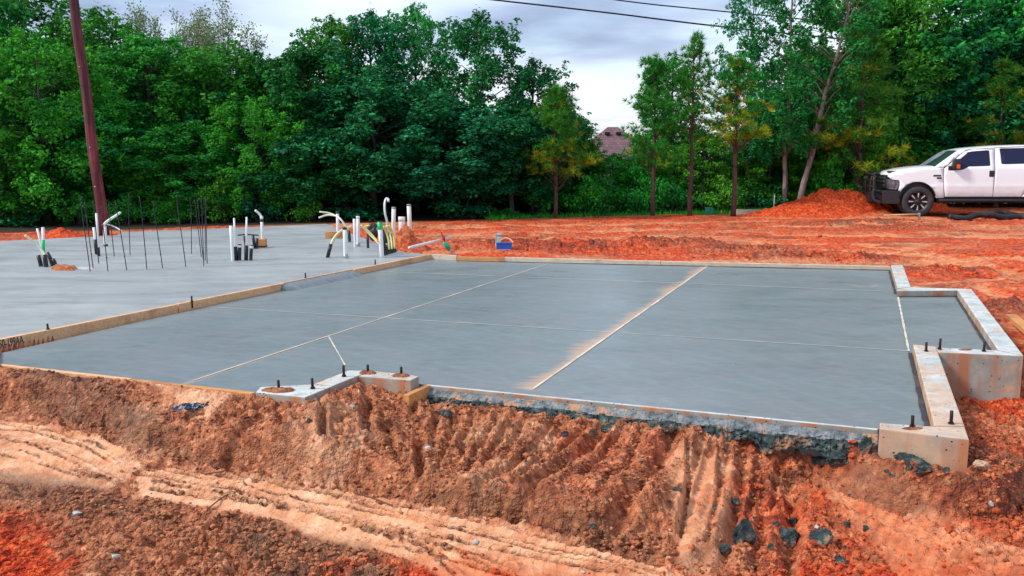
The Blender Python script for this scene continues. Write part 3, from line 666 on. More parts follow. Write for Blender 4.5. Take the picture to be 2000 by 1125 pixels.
# door opening edge: smooth pale rim, rough underside
de0, de1 = at(835, 751.5, ZS), at(1714, 838, ZS)
dn = Vector(((de1-de0).y, -(de1-de0).x, 0)).normalized()
o = strip('slab_rim', [de0, de1], .024, ZS-.02, ZS+.003, M['wall'], None, -.011, .004); o.name = 'slab_rim'; tag(o, 'pale trowelled rim along the garage door opening of the slab', 'concrete rim')
def spill():
    K, J = 420, 16; V = []; Fc = []; mi = []; tt = np.linspace(0, 1, K+1)
    hh = (.012+.052*tt+.06*(fbm(tt*11+2, tt*0+3.3, 3)-.4))*(.35+.65*sstep(.25, .5, fbm(tt*16+5, tt*0+7.7, 2)))*1.1+.012; sh = .5+.5*fbm(tt*7+9, tt*0+1.3, 2)
    for i in range(K+1):
        t = tt[i]; c = de0.lerp(de1, t); c.z = 0
        for j in range(J+1):
            s = j/J; a = np.array([t*75.]); b_ = np.array([s*5.])
            up = min(1, s/.35); out = .026+.030*up*sh[i]+.040*float(billow(a, b_, 3)[0])*(.15+s)+.012*float(fbm(a*3, b_*3, 2)[0])+.03*s
            V.append((c+dn*out+Vector((0, 0, ZS-.016-(.030*up+max(0, s-.35)/.65*hh[i]*1.25))))[:])
    for i in range(K):
        for j in range(J):
            q = i*(J+1)+j; Fc.append((q, q+1, q+J+2, q+J+1)); mi.append(0 if j < 5+3*float(fbm(np.array([i*.12]), np.array([2.]), 2)[0])-1 else 1)
    b = MB('grey_smeared_concrete'); c = b.ramp(b.noise(20, 6, .7), [(.3, (.05, .06, .065)), (.5, (.16, .18, .19)), (.7, (.33, .34, .33))]); c = b.mix(b.rng(b.noise(7, 5, .65), .52, .6), c, (.50, .25, .12)); b.set('Base Color', c).set('Roughness', .8).bump(b.noise(40, 4, .6), .6, .01)
    me = np_mesh('concrete_spill', V, Fc, False, mi); o = link('concrete_spill', me, [b.m, M['rock']])
    tag(o, 'dark rough concrete spill bulging under the garage door edge of the slab', 'concrete')
spill()

def wall_mesh(name, pts, z0, z1, e, label=None):
    bm = bmesh.new(); add_prism(bm, [(p[0], p[1]) for p in pts], z0, z1, .007)
    o = place_local(bm_obj(name, bm, M['wall_stained' if e.get('label', '').startswith('clay') else 'wall']), e)
    if label: o['label'] = label
    return o
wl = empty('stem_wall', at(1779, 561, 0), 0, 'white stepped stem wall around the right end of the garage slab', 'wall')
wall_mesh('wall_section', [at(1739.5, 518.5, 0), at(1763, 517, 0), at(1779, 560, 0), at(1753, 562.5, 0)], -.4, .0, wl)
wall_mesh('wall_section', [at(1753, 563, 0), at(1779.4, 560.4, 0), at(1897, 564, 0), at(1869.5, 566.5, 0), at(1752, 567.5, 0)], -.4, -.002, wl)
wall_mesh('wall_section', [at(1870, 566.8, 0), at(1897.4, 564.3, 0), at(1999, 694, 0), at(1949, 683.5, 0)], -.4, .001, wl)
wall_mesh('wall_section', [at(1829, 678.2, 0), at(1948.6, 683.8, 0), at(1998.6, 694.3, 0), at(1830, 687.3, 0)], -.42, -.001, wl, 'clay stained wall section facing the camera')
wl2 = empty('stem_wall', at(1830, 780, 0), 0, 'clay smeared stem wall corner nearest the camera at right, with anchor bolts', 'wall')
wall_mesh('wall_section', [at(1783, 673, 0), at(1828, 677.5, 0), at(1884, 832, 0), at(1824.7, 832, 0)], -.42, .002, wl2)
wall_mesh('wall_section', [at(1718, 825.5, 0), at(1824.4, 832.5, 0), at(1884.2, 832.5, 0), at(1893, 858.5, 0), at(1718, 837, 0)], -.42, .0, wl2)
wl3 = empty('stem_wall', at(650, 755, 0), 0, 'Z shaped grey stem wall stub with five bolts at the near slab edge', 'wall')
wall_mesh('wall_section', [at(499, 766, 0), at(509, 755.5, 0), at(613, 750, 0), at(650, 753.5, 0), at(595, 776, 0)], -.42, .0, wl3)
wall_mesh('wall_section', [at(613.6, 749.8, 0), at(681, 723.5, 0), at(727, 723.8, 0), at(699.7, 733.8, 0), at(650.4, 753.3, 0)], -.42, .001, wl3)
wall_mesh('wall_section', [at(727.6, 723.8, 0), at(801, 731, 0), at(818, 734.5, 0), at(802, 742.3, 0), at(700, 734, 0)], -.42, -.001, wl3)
# bolts
def bolt(px, py, top, label, lean=0, r=.0075):
    p = at(px, py, 0); d = p.y; h = max(.02, (py-top)*math.hypot(d, 0)/F*1.02)
    t = empty('anchor_bolt', p, 0, label, 'bolt', 'anchor bolts around the garage slab')
    tube('rod', [(0, 0, -.05), (lean*.5, 0, h*.5), (lean, 0, h)], r, M['bolt'], t, 10)
    bm = bmesh.new(); bmesh.ops.create_cone(bm, cap_ends=True, segments=6, radius1=r*1.75, radius2=r*1.75, depth=.009, matrix=Matrix.Translation((0, 0, .006))); bm_obj('nut', bm, M['bolt'], t)
for a in ((94, 644.5, 632, 'anchor bolt beside the stencilled end of the form board'), (375, 590, 578, 'anchor bolt behind the middle of the long form board'), (597, 544, 533, 'anchor bolt where concrete covers the form board'), (733, 517, 507, 'anchor bolt behind the form board near the white pipes'),
          (545, 762, 742, 'leftmost bolt on the front leg of the Z shaped wall stub'), (611, 759.5, 738, 'bolt at the front corner of the Z shaped wall stub'), (672, 736, 713, 'bolt at the end of the short cut line on the Z shaped stub'), (719, 727.5, 712, 'bolt on the clay covered back leg of the Z stub, left one'), (784, 732.5, 716, 'bolt near the right end of the Z shaped wall stub'),
          (1809, 687, 668, 'bolt at the back end of the clay smeared right wall'), (1835, 682.5, 661, 'bolt on the cross wall just right of the clay smeared wall'), (1921.5, 686.5, 667, 'rightmost bolt, on the cross wall below the slab corner'),
          (1782, 834.5, 810.5, 'bolt on the front stub of the nearest wall corner'), (1857.5, 829, 801, 'bolt on the nearest wall corner, its right one')):
    bolt(*a, lean=rnd.uniform(-.003, .003))
# soil heaps smeared on the wall tops
def smear(cx, cy, w, h, hh, seed, label):
    r = random.Random(seed); c = at(cx, cy, 0); bm = bmesh.new()
    ax = at(cx+w, cy, 0)-c; ay = at(cx, cy-h, 0)-c; prev = None; K = 18
    cen = bm.verts.new(c+Vector((0, 0, hh)))
    rings = []
    for j, f in enumerate((.35, .65, 1.0)):
        ring = []
        for k in range(K):
            a = 2*PI*k/K; g = f*(.8+.35*r.random()); ring.append(bm.verts.new(c+ax*math.cos(a)*g+ay*math.sin(a)*g+Vector((0, 0, (hh*(1-f*f)*(.5+r.random()) if f < 1 else -.004)))))
        rings.append(ring)
    for k in range(K): bm.faces.new((cen, rings[0][k], rings[0][(k+1) % K]))
    for a, b_ in zip(rings, rings[1:]):
        for k in range(K): bm.faces.new((a[k], b_[k], b_[(k+1) % K], a[(k+1) % K]))
    o = bm_obj('soil_smear', bm, M['clod'], None, False); tag(o, label, 'soil')
smear(545, 763, 38, 5, .016, 1, 'loose clay spilled on the front leg of the Z shaped stub'); smear(718, 728.5, 20, 3.5, .012, 2, 'crumbled clay on the back leg of the Z stub, left heap'); smear(784, 734, 20, 3.5, .012, 3, 'crumbled clay near the right end of the Z stub')
smear(1782, 837, 26, 4, .006, 4, 'clay around the bolt on the nearest front stub'); smear(1885, 683, 16, 2, .004, 5, 'orange clay patch on the cross wall')

# loose boards
def plank(name, P, w, z0, z1, mat, label):
    o = strip(name, P, w, z0, z1, mat, None, 0, .003); o.name = name; tag(o, label, 'board'); return o
plank('wooden_board', [at(793, 771, -.05), at(835, 751, -.05)], .035, -.15, -.052, M['board_orange'], 'short orange board wedged between the Z stub and the door edge')
plank('wooden_board', [at(478, 772, -.1), at(503, 800, -.1)], .10, -.22, -.105, M['board_orange'], 'orange board end buried at the left of the Z stub')
plank('wooden_board', [at(1975, 614, -.2), at(2040, 668, -.2)], .09, -.235, -.197, M['board_orange'], 'orange plank lying on the clay at the right edge of the view')

# ------------------------------------------------------------------ rocks and chunks
def rock(px, py, wpx, hpx, zz, label, seed, mat=None, name='concrete_lump'):
    c = hit(px, py+hpx*.35); s = c.y/F; V, Fc = ico_np(3); r = np.random.RandomState(seed)
    off = r.rand(3)*50
    d = fbm(V[:, 0]*1.7+off[0], V[:, 1]*1.7+V[:, 2]*1.3+off[1], 3); d2 = billow(V[:, 0]*3+off[2], V[:, 2]*3+V[:, 1]*2, 2)
    V = V*(.62+.62*d+.25*d2)[:, None]
    for _ in range(4):                       # chip flat facets
        nv = r.randn(3); nv /= np.linalg.norm(nv); k = V@nv; m = k > .62; V[m] -= np.outer(k[m]-.62, nv)
    V = V*(1+.22*(billow(V[:, 0]*5+off[1]+V[:, 1]*2, V[:, 2]*5+V[:, 1]*4, 3)-.4))[:, None]; V = V*np.array([wpx*s*.47, wpx*s*.42, hpx*s*.58])
    o = link(name, np_mesh(name, V, Fc, False), mat or M['rock']); o.location = c+Vector((0, 0, hpx*s*.17)); o.rotation_euler = (0, 0, 0)
    tag(o, label, 'rock', 'dark lumps of waste concrete in the foreground'); return o
for i, a in enumerate(((1453, 1032, 52, 70, 'tall dark green lump standing on the clay, largest of the row'), (1541, 1050, 54, 40, 'dark lump in the middle of the row of lumps'), (1604, 1048, 54, 34, 'rightmost big dark lump, low and jagged'), (1416, 1076, 34, 24, 'small black lump low to the left of the tall one'),
                       (1640, 892, 52, 34, 'black jagged lump just below the slab door edge'), (1600, 903, 40, 16, 'flat dark lump left of the jagged one at the door edge'), (1775, 895, 60, 20, 'blue grey lump against the face of the nearest wall corner'), (1803, 915, 34, 26, 'dark lump below the nearest wall corner'),
                       (1186, 836, 24, 18, 'dark green lump under the middle of the door edge'), (1305, 832, 34, 24, 'blocky dark lump tucked under the door edge'), (1103, 846, 14, 16, 'small dark lump between two furrows'), (1322, 955, 20, 12, 'dark pebble sized lump on the smooth lane'), (1655, 1026, 16, 18, 'bluish small lump right of the row'),
                       (1550, 1020, 20, 20, 'dark lump above the middle lump of the row'), (1640, 1092, 26, 22, 'dark lump at the bottom right of the row'), (870, 806, 34, 12, 'grey green flat lump before the Z stub'), (1158, 1032, 14, 12, 'small dark lump at the foot of the bank'), (1437, 978, 18, 16, 'dark lump on the rim of a furrow'),
                       (603, 822, 12, 12, 'small dark stone below the Z stub'), (1545, 855, 30, 30, 'dark lump hanging under the door edge near the wall'), (1690, 868, 34, 40, 'black lump where door edge meets the nearest wall'))):
    rock(a[0], a[1], a[2], a[3], -.27, a[4], 20+i)
rs = random.Random(12)
for i in range(26):
    px_, py_ = rs.choice([(rs.uniform(1380, 1720), rs.uniform(960, 1110)), (rs.uniform(850, 1700), 0), (rs.uniform(1700, 1850), rs.uniform(900, 930))]); w_ = rs.uniform(7, 17)
    if py_ == 0: py_ = 782+(px_-850)*.105+rs.uniform(4, 50)
    rock(px_, py_, w_, w_*rs.uniform(.6, 1), 0, 'small dark concrete crumb '+('scattered around the row of big dark lumps' if px_ > 1380 and py_ > 955 else 'beside the nearest wall corner' if px_ > 1700 else 'fallen from the door edge, '+('near the Z stub' if px_ < 1150 else 'near its middle' if px_ < 1420 else 'towards its right end')), 300+i)['group'] = 'small concrete crumbs below the door edge'
lt = plain('pale_stone', (.50, .52, .50), .8, var=.25, scale=30)
for i, a in enumerate(((930, 1058, 12, 9, 'white pebble on the smooth lane'), (148, 1004, 24, 9, 'pale stone on the rough ground at lower left'), (226, 1086, 18, 8, 'pale stone near the bottom left corner'), (835, 874, 14, 14, 'pale stone in the churned bank'), (1935, 995, 12, 11, 'pale stone on the brown bank at right'), (1594, 1028, 10, 8, 'round pale pebble above the rightmost lump'), (688, 792, 12, 8, 'pale pebble below the Z stub'), (1137, 1117, 12, 6, 'pale pebble at the bottom of the view'))):
    o = rock(a[0], a[1], a[2], a[3], -.28, a[4], 60+i, lt, 'stone'); o['group'] = 'pale stones in the foreground'
# pale slab fragment by the wall foot
rock(1915, 905, 34, 22, -.3, 'tan lump of mortar right of the nearest wall foot', 90, plain('tan_mortar', (.5, .33, .22), .85), 'stone')['group'] = 'pale stones in the foreground'
# crumpled tarp scrap
def scrap():
    c = hit(370, 806)+Vector((0, 0, .01)); n = 12; V = []; Fc = []; r = np.random.RandomState(2)
    for j in range(n):
        for i in range(n):
            u, v = i/(n-1)-.5, j/(n-1)-.5
            V.append((c.x+u*.13+v*.05, c.y+v*.11, c.z+.02*float(fbm(np.array([u*9+3]), np.array([v*9+1]), 3)[0])+.018*r.rand()))
    for j in range(n-1):
        for i in range(n-1):
            q = j*n+i; Fc.append((q, q+1, q+n+1, q+n))
    b = MB('blue_black_plastic_scrap'); cc = b.ramp(b.noise(22, 3, .6), [(.35, (.005, .012, .05)), (.55, (.01, .04, .11)), (.62, (.5, .42, .36))]); b.set('Base Color', cc).set('Roughness', .4)
    tag(link('plastic_scrap', np_mesh('plastic_scrap', V, Fc, False), b.m), 'crumpled dark blue plastic scrap on the pale clay at left', 'litter')
scrap()
# twigs
tw = plain('dry_twig', (.16, .07, .035), .8)
def twig(P, label):
    Q = []
    for x, y in P:
        Q.append(hit(x, y)+Vector((0, 0, .006)))
    o = tube('twig', curve_pts(Q, 4), .0035, tw, None, 5); tag(o, label, 'twig')
twig([(370, 902), (385, 915), (392, 924)], 'short curved twig on the compacted lane'); twig([(400, 930), (440, 925), (425, 918)], 'forked dry twig beside the compacted lane'); twig([(690, 966), (730, 978), (766, 991)], 'straight stick below the brown bank'); twig([(405, 1000), (440, 975), (470, 965)], 'thin arched root on the clay track')

# ------------------------------------------------------------------ rebar
def rod(name, base, top, r=.006):
    Y = at(*base, 0).y; return at(*base, 0), atY(top[0], top[1], Y)
RB = [((176.5, 529), (156.7, 386)), ((182, 522), (165, 394)), ((193, 514), (181, 393)), ((211, 529), (198, 402)), ((223.5, 500.5), (213, 399)), ((248, 527), (226, 396)), ((254, 498), (251.6, 378)), ((287, 525), (272, 383)), ((318, 523), (299, 392)), ((363.5, 521), (345, 380)), ((374, 495), (371, 386)), ((393.4, 501.5), (380, 390)), ((397, 506), (386, 390)), ((398, 518.6), (393, 392)), ((401, 508), (400, 384)), ((404.5, 514), (402, 388))]
RL = ['leftmost upright rebar rod on the house slab', 'second upright rod from the left end of the rebar row', 'upright rod just left of the white pipe by the pole', 'upright rod right in front of the foot of the utility pole', 'rod in the back row just right of the white pipe', 'front row rod under the arm of the white pipe', 'straight rod in the back row, left of the long gap', 'front row rod near the middle of the rebar row', 'front row rod right of the middle one', 'bent topped rod left of the right hand bundle', 'back row rod just left of the right hand bundle']
for i, (b_, t_) in enumerate(RB):
    p, q = rod('', b_, t_); e = empty('rebar_rod', p, 0, RL[i] if i < len(RL) else ('leftmost rod of the tight bundle right end of the row', 'rod at the back of the tight right hand bundle', 'front rod of the tight right hand bundle, its foot lowest', 'straightest rod of the tight right hand bundle', 'rightmost rod of the tight bundle at the row end')[i-11], 'rebar', 'upright rebar rods on the house slab')
    d = q-p; w = Vector((rnd.uniform(-.008, .008), rnd.uniform(-.01, .01), 0))
    tube('rod', curve_pts([(0, 0, -.03), d*.4+w*.5, d*.75+w, d], 4), .0052, M['rebar'], e, 6)
    tube('tie_wire', [(d*.2+Vector((-.01, 0, 0))), (d*.2+Vector((.012, -.004, .004)))], .0025, M['rebar'], e, 5)

# ------------------------------------------------------------------ pipes
PIPEG = 'pipes and conduits standing out of the house slab'
def pipe(label, base, top, wpx, mat='pvc', name='upright_pipe', cat='pipe', cap=None, z=0, sleeve=None, band=None, group=PIPEG):
    Y = at(*base, z).y; p, q = at(*base, z), atY(top[0], top[1], Y); r = wpx*Y/F/2
    e = empty(name, p, 0, label, cat, group); d = q-p
    bm = bmesh.new(); n = 14; R1 = add_tube(bm, [Vector((0, 0, -.05)), d*.5, d], r, n, False)
    R2 = add_tube(bm, [d, d*.6], r*.86, n, False)      # open end with wall thickness
    for k in range(n): bm.faces.new((R1[-1][k], R1[-1][(k+1) % n], R2[0][(k+1) % n], R2[0][k]))
    bm_obj('pipe', bm, M[mat], e, True)
    if cap: 
        u = d.normalized(); tube('cap', [d-u*r*1.2, d+u*r*.15], r*1.1, M[cap], e, 14)
    if sleeve: tube('sleeve', [Vector((0, 0, -.02)), d*sleeve[0]], r*sleeve[1], M[sleeve[2]], e, 12)
    if band: tube('band', [d*band[0], d*band[1]], r*1.12, M[band[2]], e, 12)
    return e
def hose(label, P, Y, wpx, mat='pvc_clean', name='flexible_tube', end=None):
    Q = [atY(x, y, Y+(k if len(P) else 0)*0) for k, (x, y) in enumerate(P)]
    Q = [Vector((q.x, q.y+.05*math.sin(i*1.3), q.z)) for i, q in enumerate(Q)]
    e = empty(name, Q[-1], 0, label, 'tube', 'loose water tubes on the house slab'); r = wpx*Y/F/2
    R = [q-Q[-1] for q in Q]; tube('tube', curve_pts(R, 6), r, M[mat], e, 8)
    if end: u = (R[-2]-R[-1]); tube('sleeve', [Vector((0, 0, 0)), u*end], r*1.8, M['black'], e, 10)
def xy2(cx, cy): return (400+cx/4.688, 380+cy/4.688)
def xy1(cx, cy): return (cx/4.688, 380+cy/4.688)
# far left bundle
Yl = at(83, 518, 0).y
hose('cream tube leaning left out of the leftmost conduit bundle', [xy1(225, 370), xy1(310, 455), xy1(395, 545), xy1(440, 600)], Yl, 4.5)
pipe('slim white tube behind the leftmost bundle', xy1(400, 560), xy1(340, 310), 4)
pipe('grey white capped tube wrapped in green at the leftmost bundle', xy1(400, 600), xy1(393, 300), 5.5, band=(.20, .62, 'green'))
for a, b_, w, l in (((380, 655), (350, 555), 8, 'black conduit stub at the left of the leftmost bundle'), ((425, 660), (405, 550), 9, 'thick black conduit stub in the leftmost bundle'), ((500, 650), (430, 530), 7, 'black and white conduit leaning left in the leftmost bundle'), ((520, 650), (482, 590), 7, 'short black conduit stub at the right of the leftmost bundle')):
    pipe(l, xy1(*a), xy1(*b_), w, 'black')
tube_w = pipe('thin white conduit lying against the black stubs of the leftmost bundle', xy1(470, 650), xy1(420, 560), 4)
# by the utility pole
pipe('thick white pipe standing right of the utility pole foot', xy1(968, 470), xy1(957, 285), 6.5, sleeve=(.08, 1.3, 'black'))
Yp = at(*xy1(968, 470), 0).y
hose('bent white tube forking from the pipe by the pole', [xy1(1100, 165), xy1(1040, 200), xy1(975, 245), xy1(955, 280)], Yp, 5, 'pvc')
hose('thin dark cord hanging from the pipe by the pole', [xy1(1115, 332), xy1(1030, 295), xy1(960, 268)], Yp, 2.5, 'pvc')
pipe('white conduit with black sleeve left of the utility pole', xy1(888, 545), xy1(858, 300), 5, sleeve=(.55, 1.5, 'black'))
pipe('plain white conduit in front of the utility pole', xy1(905, 560), xy1(882, 170), 4.2, sleeve=(.2, 1.3, 'black'))
# puddle of dirty paste and clay patch
for i, (a, w, h, m, l) in enumerate((((588, 680), 24, 3.5, 'clod', 'orange clay patch with bricks of mud beside the leftmost bundle'), ((778, 672), 18, 2.2, 'wall', 'pale mortar smear between the leftmost bundle and the rods'))):
    cx, cy = xy1(*a); c = at(cx, cy, 0); bm = bmesh.new(); K = 22; r = random.Random(i)
    ax = at(cx+w, cy, 0)-c; ay = at(cx, cy-h, 0)-c; hgt = (.035, .008)[i]
    cen = bm.verts.new(c+Vector((0, 0, hgt))); ra = []; rb = []
    for k in range(K):
        a_ = 2*PI*k/K; g = .75+.5*r.random(); u = ax*math.cos(a_)+ay*math.sin(a_); ra.append(bm.verts.new(c+u*.7*g+Vector((0, 0, hgt*(.6+.8*r.random()))))); rb.append(bm.verts.new(c+u*g+Vector((0, 0, -.01))))
    for k in range(K): bm.faces.new((cen, ra[k], ra[(k+1) % K])); bm.faces.new((ra[k], rb[k], rb[(k+1) % K], ra[(k+1) % K]))
    tag(bm_obj('clay_patch', bm, M[m]), l, 'soil' if i == 0 else 'mortar')
# second bundle
pipe('white pipe with pointed top at the left of the second bundle', xy2(258, 603), xy2(238, 285), 6.5)
pipe('thin white tube rising from a black sleeve, left one of the pair', xy2(285, 600), xy2(268, 215), 3.6, sleeve=(.32, 2.1, 'black'))
pipe('thin white tube rising from a black sleeve, right one of the pair', xy2(378, 600), xy2(383, 205), 3.6, sleeve=(.34, 2.1, 'black'))
pipe('black sleeved stub between the two thin white tubes', xy2(315, 600), xy2(320, 455), 7, 'black', band=(.8, .95, 'pvc'))
pipe('black stub at the right of the second bundle', xy2(418, 600), xy2(430, 465), 6.5, 'black', band=(.8, .95, 'pvc'))
for a, b_, l in (((385, 495), (360, 380), 'black stub behind the thin white tubes'), ((458, 492), (440, 372), 'tall black stub left of the wooden block'), ((478, 492), (478, 400), 'black stub touching the wooden block')):
    pipe(l, xy2(*a), xy2(*b_), 5.5, 'black')
yy = at(*xy2(440, 490), 0).y
hose('dark pipe rail joining the tops of the black stubs', [xy2(300, 372), xy2(380, 368), xy2(485, 374)], yy, 2.6, 'black')
e = empty('wooden_block', at(*xy2(520, 482), 0), 0, 'orange wooden block around the bent white pipe', 'block'); s = at(*xy2(520, 482), 0).y/F
box('block', -9*s, 8*s, -4*s, 12*s, 0, 16*s, M['board_orange'], e, .006); box('strap', -9.4*s, 8.4*s, -4.4*s, 12.4*s, .5*s, 3.2*s, M['black'], e, 0)
pipe('white pipe in the wooden block with black band and bent top', xy2(530, 478), xy2(520, 205), 5.5, band=(.84, .93, 'black'), cap='pvc')
hose('white elbow leaning left from the top of the pipe in the block', [xy2(463, 145), xy2(490, 178), xy2(518, 212)], at(*xy2(530, 478), 0).y, 4.5, 'pvc')
# third bundle
pipe('white pipe at the back beside the arching tubes', xy2(1222, 395), xy2(1214, 158), 6, cap='black')
pipe('left pipe of the two joined white pipes', xy2(1378, 478), xy2(1368, 222), 5.5)
pipe('right pipe of the two joined white pipes', xy2(1405, 470), xy2(1402, 200), 6.5, sleeve=(.13, 1.25, 'grey'), cap='pvc')
pipe('front white pipe that the arching tubes pass over', xy2(1290, 580), xy2(1280, 298), 8, sleeve=(.12, 1.2, 'grey'), cap='black')
Y3 = at(*xy2(1290, 570), 0).y
hose('upper cream tube arching left over the front white pipe', [xy2(1050, 158), xy2(1130, 172), xy2(1210, 205), xy2(1270, 250), xy2(1305, 300)], Y3, 3.4)
hose('lower cream tube arching left over the front white pipe', [xy2(1045, 212), xy2(1110, 190), xy2(1190, 195), xy2(1250, 225), xy2(1300, 300)], Y3-.1, 3.4)
hose('cream tube bowing down into the left black sleeve', [xy2(1345, 290), xy2(1270, 315), xy2(1200, 370), xy2(1160, 450), xy2(1130, 575)], Y3, 4, end=1.0)
hose('yellow tube beside the bowing cream tube', [xy2(1330, 310), xy2(1250, 335), xy2(1190, 400), xy2(1150, 500), xy2(1135, 575)], Y3+.05, 3.2, 'yellow_tube')
pipe('black stub behind the front white pipe', xy2(1328, 430), xy2(1318, 330), 6, 'black'); pipe('thin black stub below the black bag', xy2(1495, 488), xy2(1490, 370), 5, 'black')
pipe('thick white pipe wrapped with green tape', xy2(1622, 572), xy2(1602, 248), 9, band=(.78, .985, 'green'), cap='black')
Y4 = at(*xy2(1622, 572), 0).y
for i in range(6):
    x0 = 1655+i*19
    pipe(('first', 'second', 'third', 'fourth', 'fifth', 'last')[i]+' black leaning conduit counting rightwards from the green taped pipe', xy2(x0, 555-i*6), xy2(x0-75+i*5, 300+i*12), 6.2, 'black', name='leaning_conduit', band=(.15+.08*i, .28+.08*i, 'grey') if i in (2, 4) else None)
for i, (a, m) in enumerate((((1640, 290), 'yellow_tube'), ((1665, 285), 'pvc_clean'), ((1690, 280), 'yellow_tube'))):
    hose(('yellow tube fanning out of the black row, left one', 'cream tube in the middle of the black row', 'yellow tube fanning out of the black row, right one')[i], [xy2(*a), xy2(a[0]+20, a[1]+60), xy2(a[0]+40, a[1]+130), xy2(a[0]+52, a[1]+210)], Y4+.1, 4, m)
hose('cream tube slanting down to the left of the green tape', [xy2(1432, 280), xy2(1480, 345), xy2(1540, 400), xy2(1600, 450)], Y4+.05, 3.5); hose('yellow tube crossing the slanting cream one', [xy2(1505, 285), xy2(1460, 300), xy2(1520, 360), xy2(1590, 430)], Y4, 3.2, 'yellow_tube')
hose('tall white tube with hooked top above the green tape', [xy2(1682, 62), xy2(1672, 40), xy2(1655, 42), xy2(1650, 90), xy2(1655, 170), xy2(1668, 250), xy2(1660, 300)], Y4+.3, 4.2, 'pvc')
def bag():
    c = at(*xy2(1535, 440), 0); c = Vector((c.x, c.y+.3, 0)); s = c.y/F; V, Fc = ico_np(3); d = fbm(V[:, 0]*2.3+4, V[:, 2]*2.3+V[:, 1]*2, 3)
    V = V*(.75+.5*d)[:, None]*np.array([11*s, 9*s, 17*s])
    V[:, 2] += V[:, 0]*.0; top = at(*xy2(1540, 440), 0)
    e = link('black_bag', np_mesh('black_bag', V, Fc, False), M['black']); q = atY(*xy2(1540, 335), c.y); e.location = q
    tag(e, 'bunched black plastic sheeting left of the green taped pipe', 'plastic sheet')
bag()
plank('wooden_block', [at(*xy2(1112, 395), .0), at(*xy2(1262, 395), .0)], .14, .0, .10, M['board_orange'], 'brown wooden block lying behind the arching tubes')
# beyond the slab corner
G2 = 'white pipes beyond the corner of the house slab'
pipe('white pipe left of the wide capped one', (768, 463), xy2(1730, 115), 8.2, cap=None, z=-.3, band=(.96, .99, 'black'), group=G2)
pipe('tallest white pipe, right of the wide capped one', (801, 461), xy2(1868, 90), 8.4, z=-.3, band=(.96, .99, 'black'), group=G2)
pipe('wide white capped pipe between two taller pipes', (785, 460), xy2(1803, 208), 12.5, z=-.3, cap='pvc', group=G2)
# dirt heap
def heap(name, cx, cy, w, d, h, seed, mat, label, n=70, z0=-.3, rough=1.0):
    c = at(cx, cy, z0); V = []; g = np.linspace(-1.25, 1.25, n); X, Y = np.meshgrid(g, g); X = X.ravel(); Y = Y.ravel(); R = np.hypot(X, Y)
    H = np.exp(-(R*1.35)**2)*(1+1.1*(fbm(X*1.6+seed, Y*1.6, 3)-.5)) ; fx, fy = X*w, Y*d
    Z = h*H*1.05+rough*np.minimum(1, H*4)*(.10*h*(billow(X*5+seed, Y*5, 3)-.4)*2+.05*h*(billow(X*13+seed, Y*13, 2)-.4)*2)-.06*h*(R > 1.1)
    Z = Z - .04*h
    V = np.column_stack([fx, fy, Z]); i = (np.arange(n-1)[:, None]*n+np.arange(n-1)[None]).ravel(); Fc = np.stack([i, i+1, i+n+1, i+n], 1)
    me = np_mesh(name, V, Fc, True); a = me.attributes.new('red', 'FLOAT', 'POINT'); a.data.foreach_set('value', np.full(len(V), 1.0 if mat == 'r' else .45, dtype=np.float32))
    o = link(name, me, M['clod']); o.location = c; tag(o, label, 'dirt pile')
heap('dirt_pile', 793, 488, .36, .30, .34, 3, 'b', 'small heap of tan dirt against the wide capped pipe', 50, -.28)
# lying pipe, shovel stand-in and blue box
a, b_ = at(800, 491, -.05), at(885, 469, -.2); tag(tube('lying_pipe', [a+Vector((0, 0, .05)), b_+Vector((0, 0, .06))], .024, M['pvc'], None, 14), 'long white pipe lying on the clay beyond the slab corner', 'pipe')
e = empty('marker_stake', at(873, 489, -.2), 0, 'green wrapped stake with red ribbon leaning by the lying pipe', 'stake'); s = at(873, 489, -.2).y/F
tube('stake', [(2*s, 0, 0), (-11*s, 0, 36*s)], 1.1*s, M['rebar'], e, 6)
bm = bmesh.new(); prev = None
for i, (x, z, r) in enumerate(((4, -1, 1.5), (3, 3, 5), (1, 8, 6.2), (-3, 14, 5.5), (-5, 17, 2))):
    row = [bm.verts.new(((x+math.cos(2*PI*k/9)*r*(.9+.2*rnd.random()))*s, math.sin(2*PI*k/9)*r*.6*s, z*s)) for k in range(9)]
    if prev:
        for k in range(9): bm.faces.new((prev[k], prev[(k+1) % 9], row[(k+1) % 9], row[k]))
    prev = row
bm_obj('green_wrap', bm, M['green2'], e, True)
bm = bmesh.new(); add_box(bm, -10*s, -3*s, -.5*s, .5*s, 20*s, 28*s); bmesh.ops.subdivide_edges(bm, edges=bm.edges, cuts=2)
for v in bm.verts: v.co.y += 1.2*s*math.sin(v.co.x/s); v.co.z += s*math.cos(v.co.x/s*.8)
bm_obj('ribbon', bm, M['red'], e)
e = empty('tool_crate', at(985, 489, -.25), .0, 'blue plastic tray with white bottom beyond the far edge of the slab', 'crate'); s = at(985, 489, -.25).y/F
for (x0, x1, y0, y1) in ((-15, 15, -6, -5.3), (-15, 15, 5.3, 6), (-15, -14.3, -5.3, 5.3), (14.3, 15, -5.3, 5.3)):
    box('side_panel', x0*s, x1*s, y0*s, y1*s, 3*s, 15*s, M['blue'], e)
box('tray_bottom', -13.5*s, 13*s, -5.2*s, 5.2*s, .0*s, 3*s, M['pvc'], e, 1*s); box('rim', -15.6*s, 15.6*s, -6.6*s, -6.0*s, 13*s, 15.6*s, M['blue'], e, .2*s)
e = empty('wire_coil', at(974, 487, -.25), 0, 'grey coil of wire standing behind the blue tray', 'coil'); 
for k in range(4):
    tube('loop', [(k*2.3*s-4*s+math.cos(a)*2*s, 9*s+math.sin(a)*5*s, 18*s+math.sin(a+.6)*13*s) for a in [i*2*PI/20 for i in range(21)]], 1.0*s, M['grey'], e, 6)
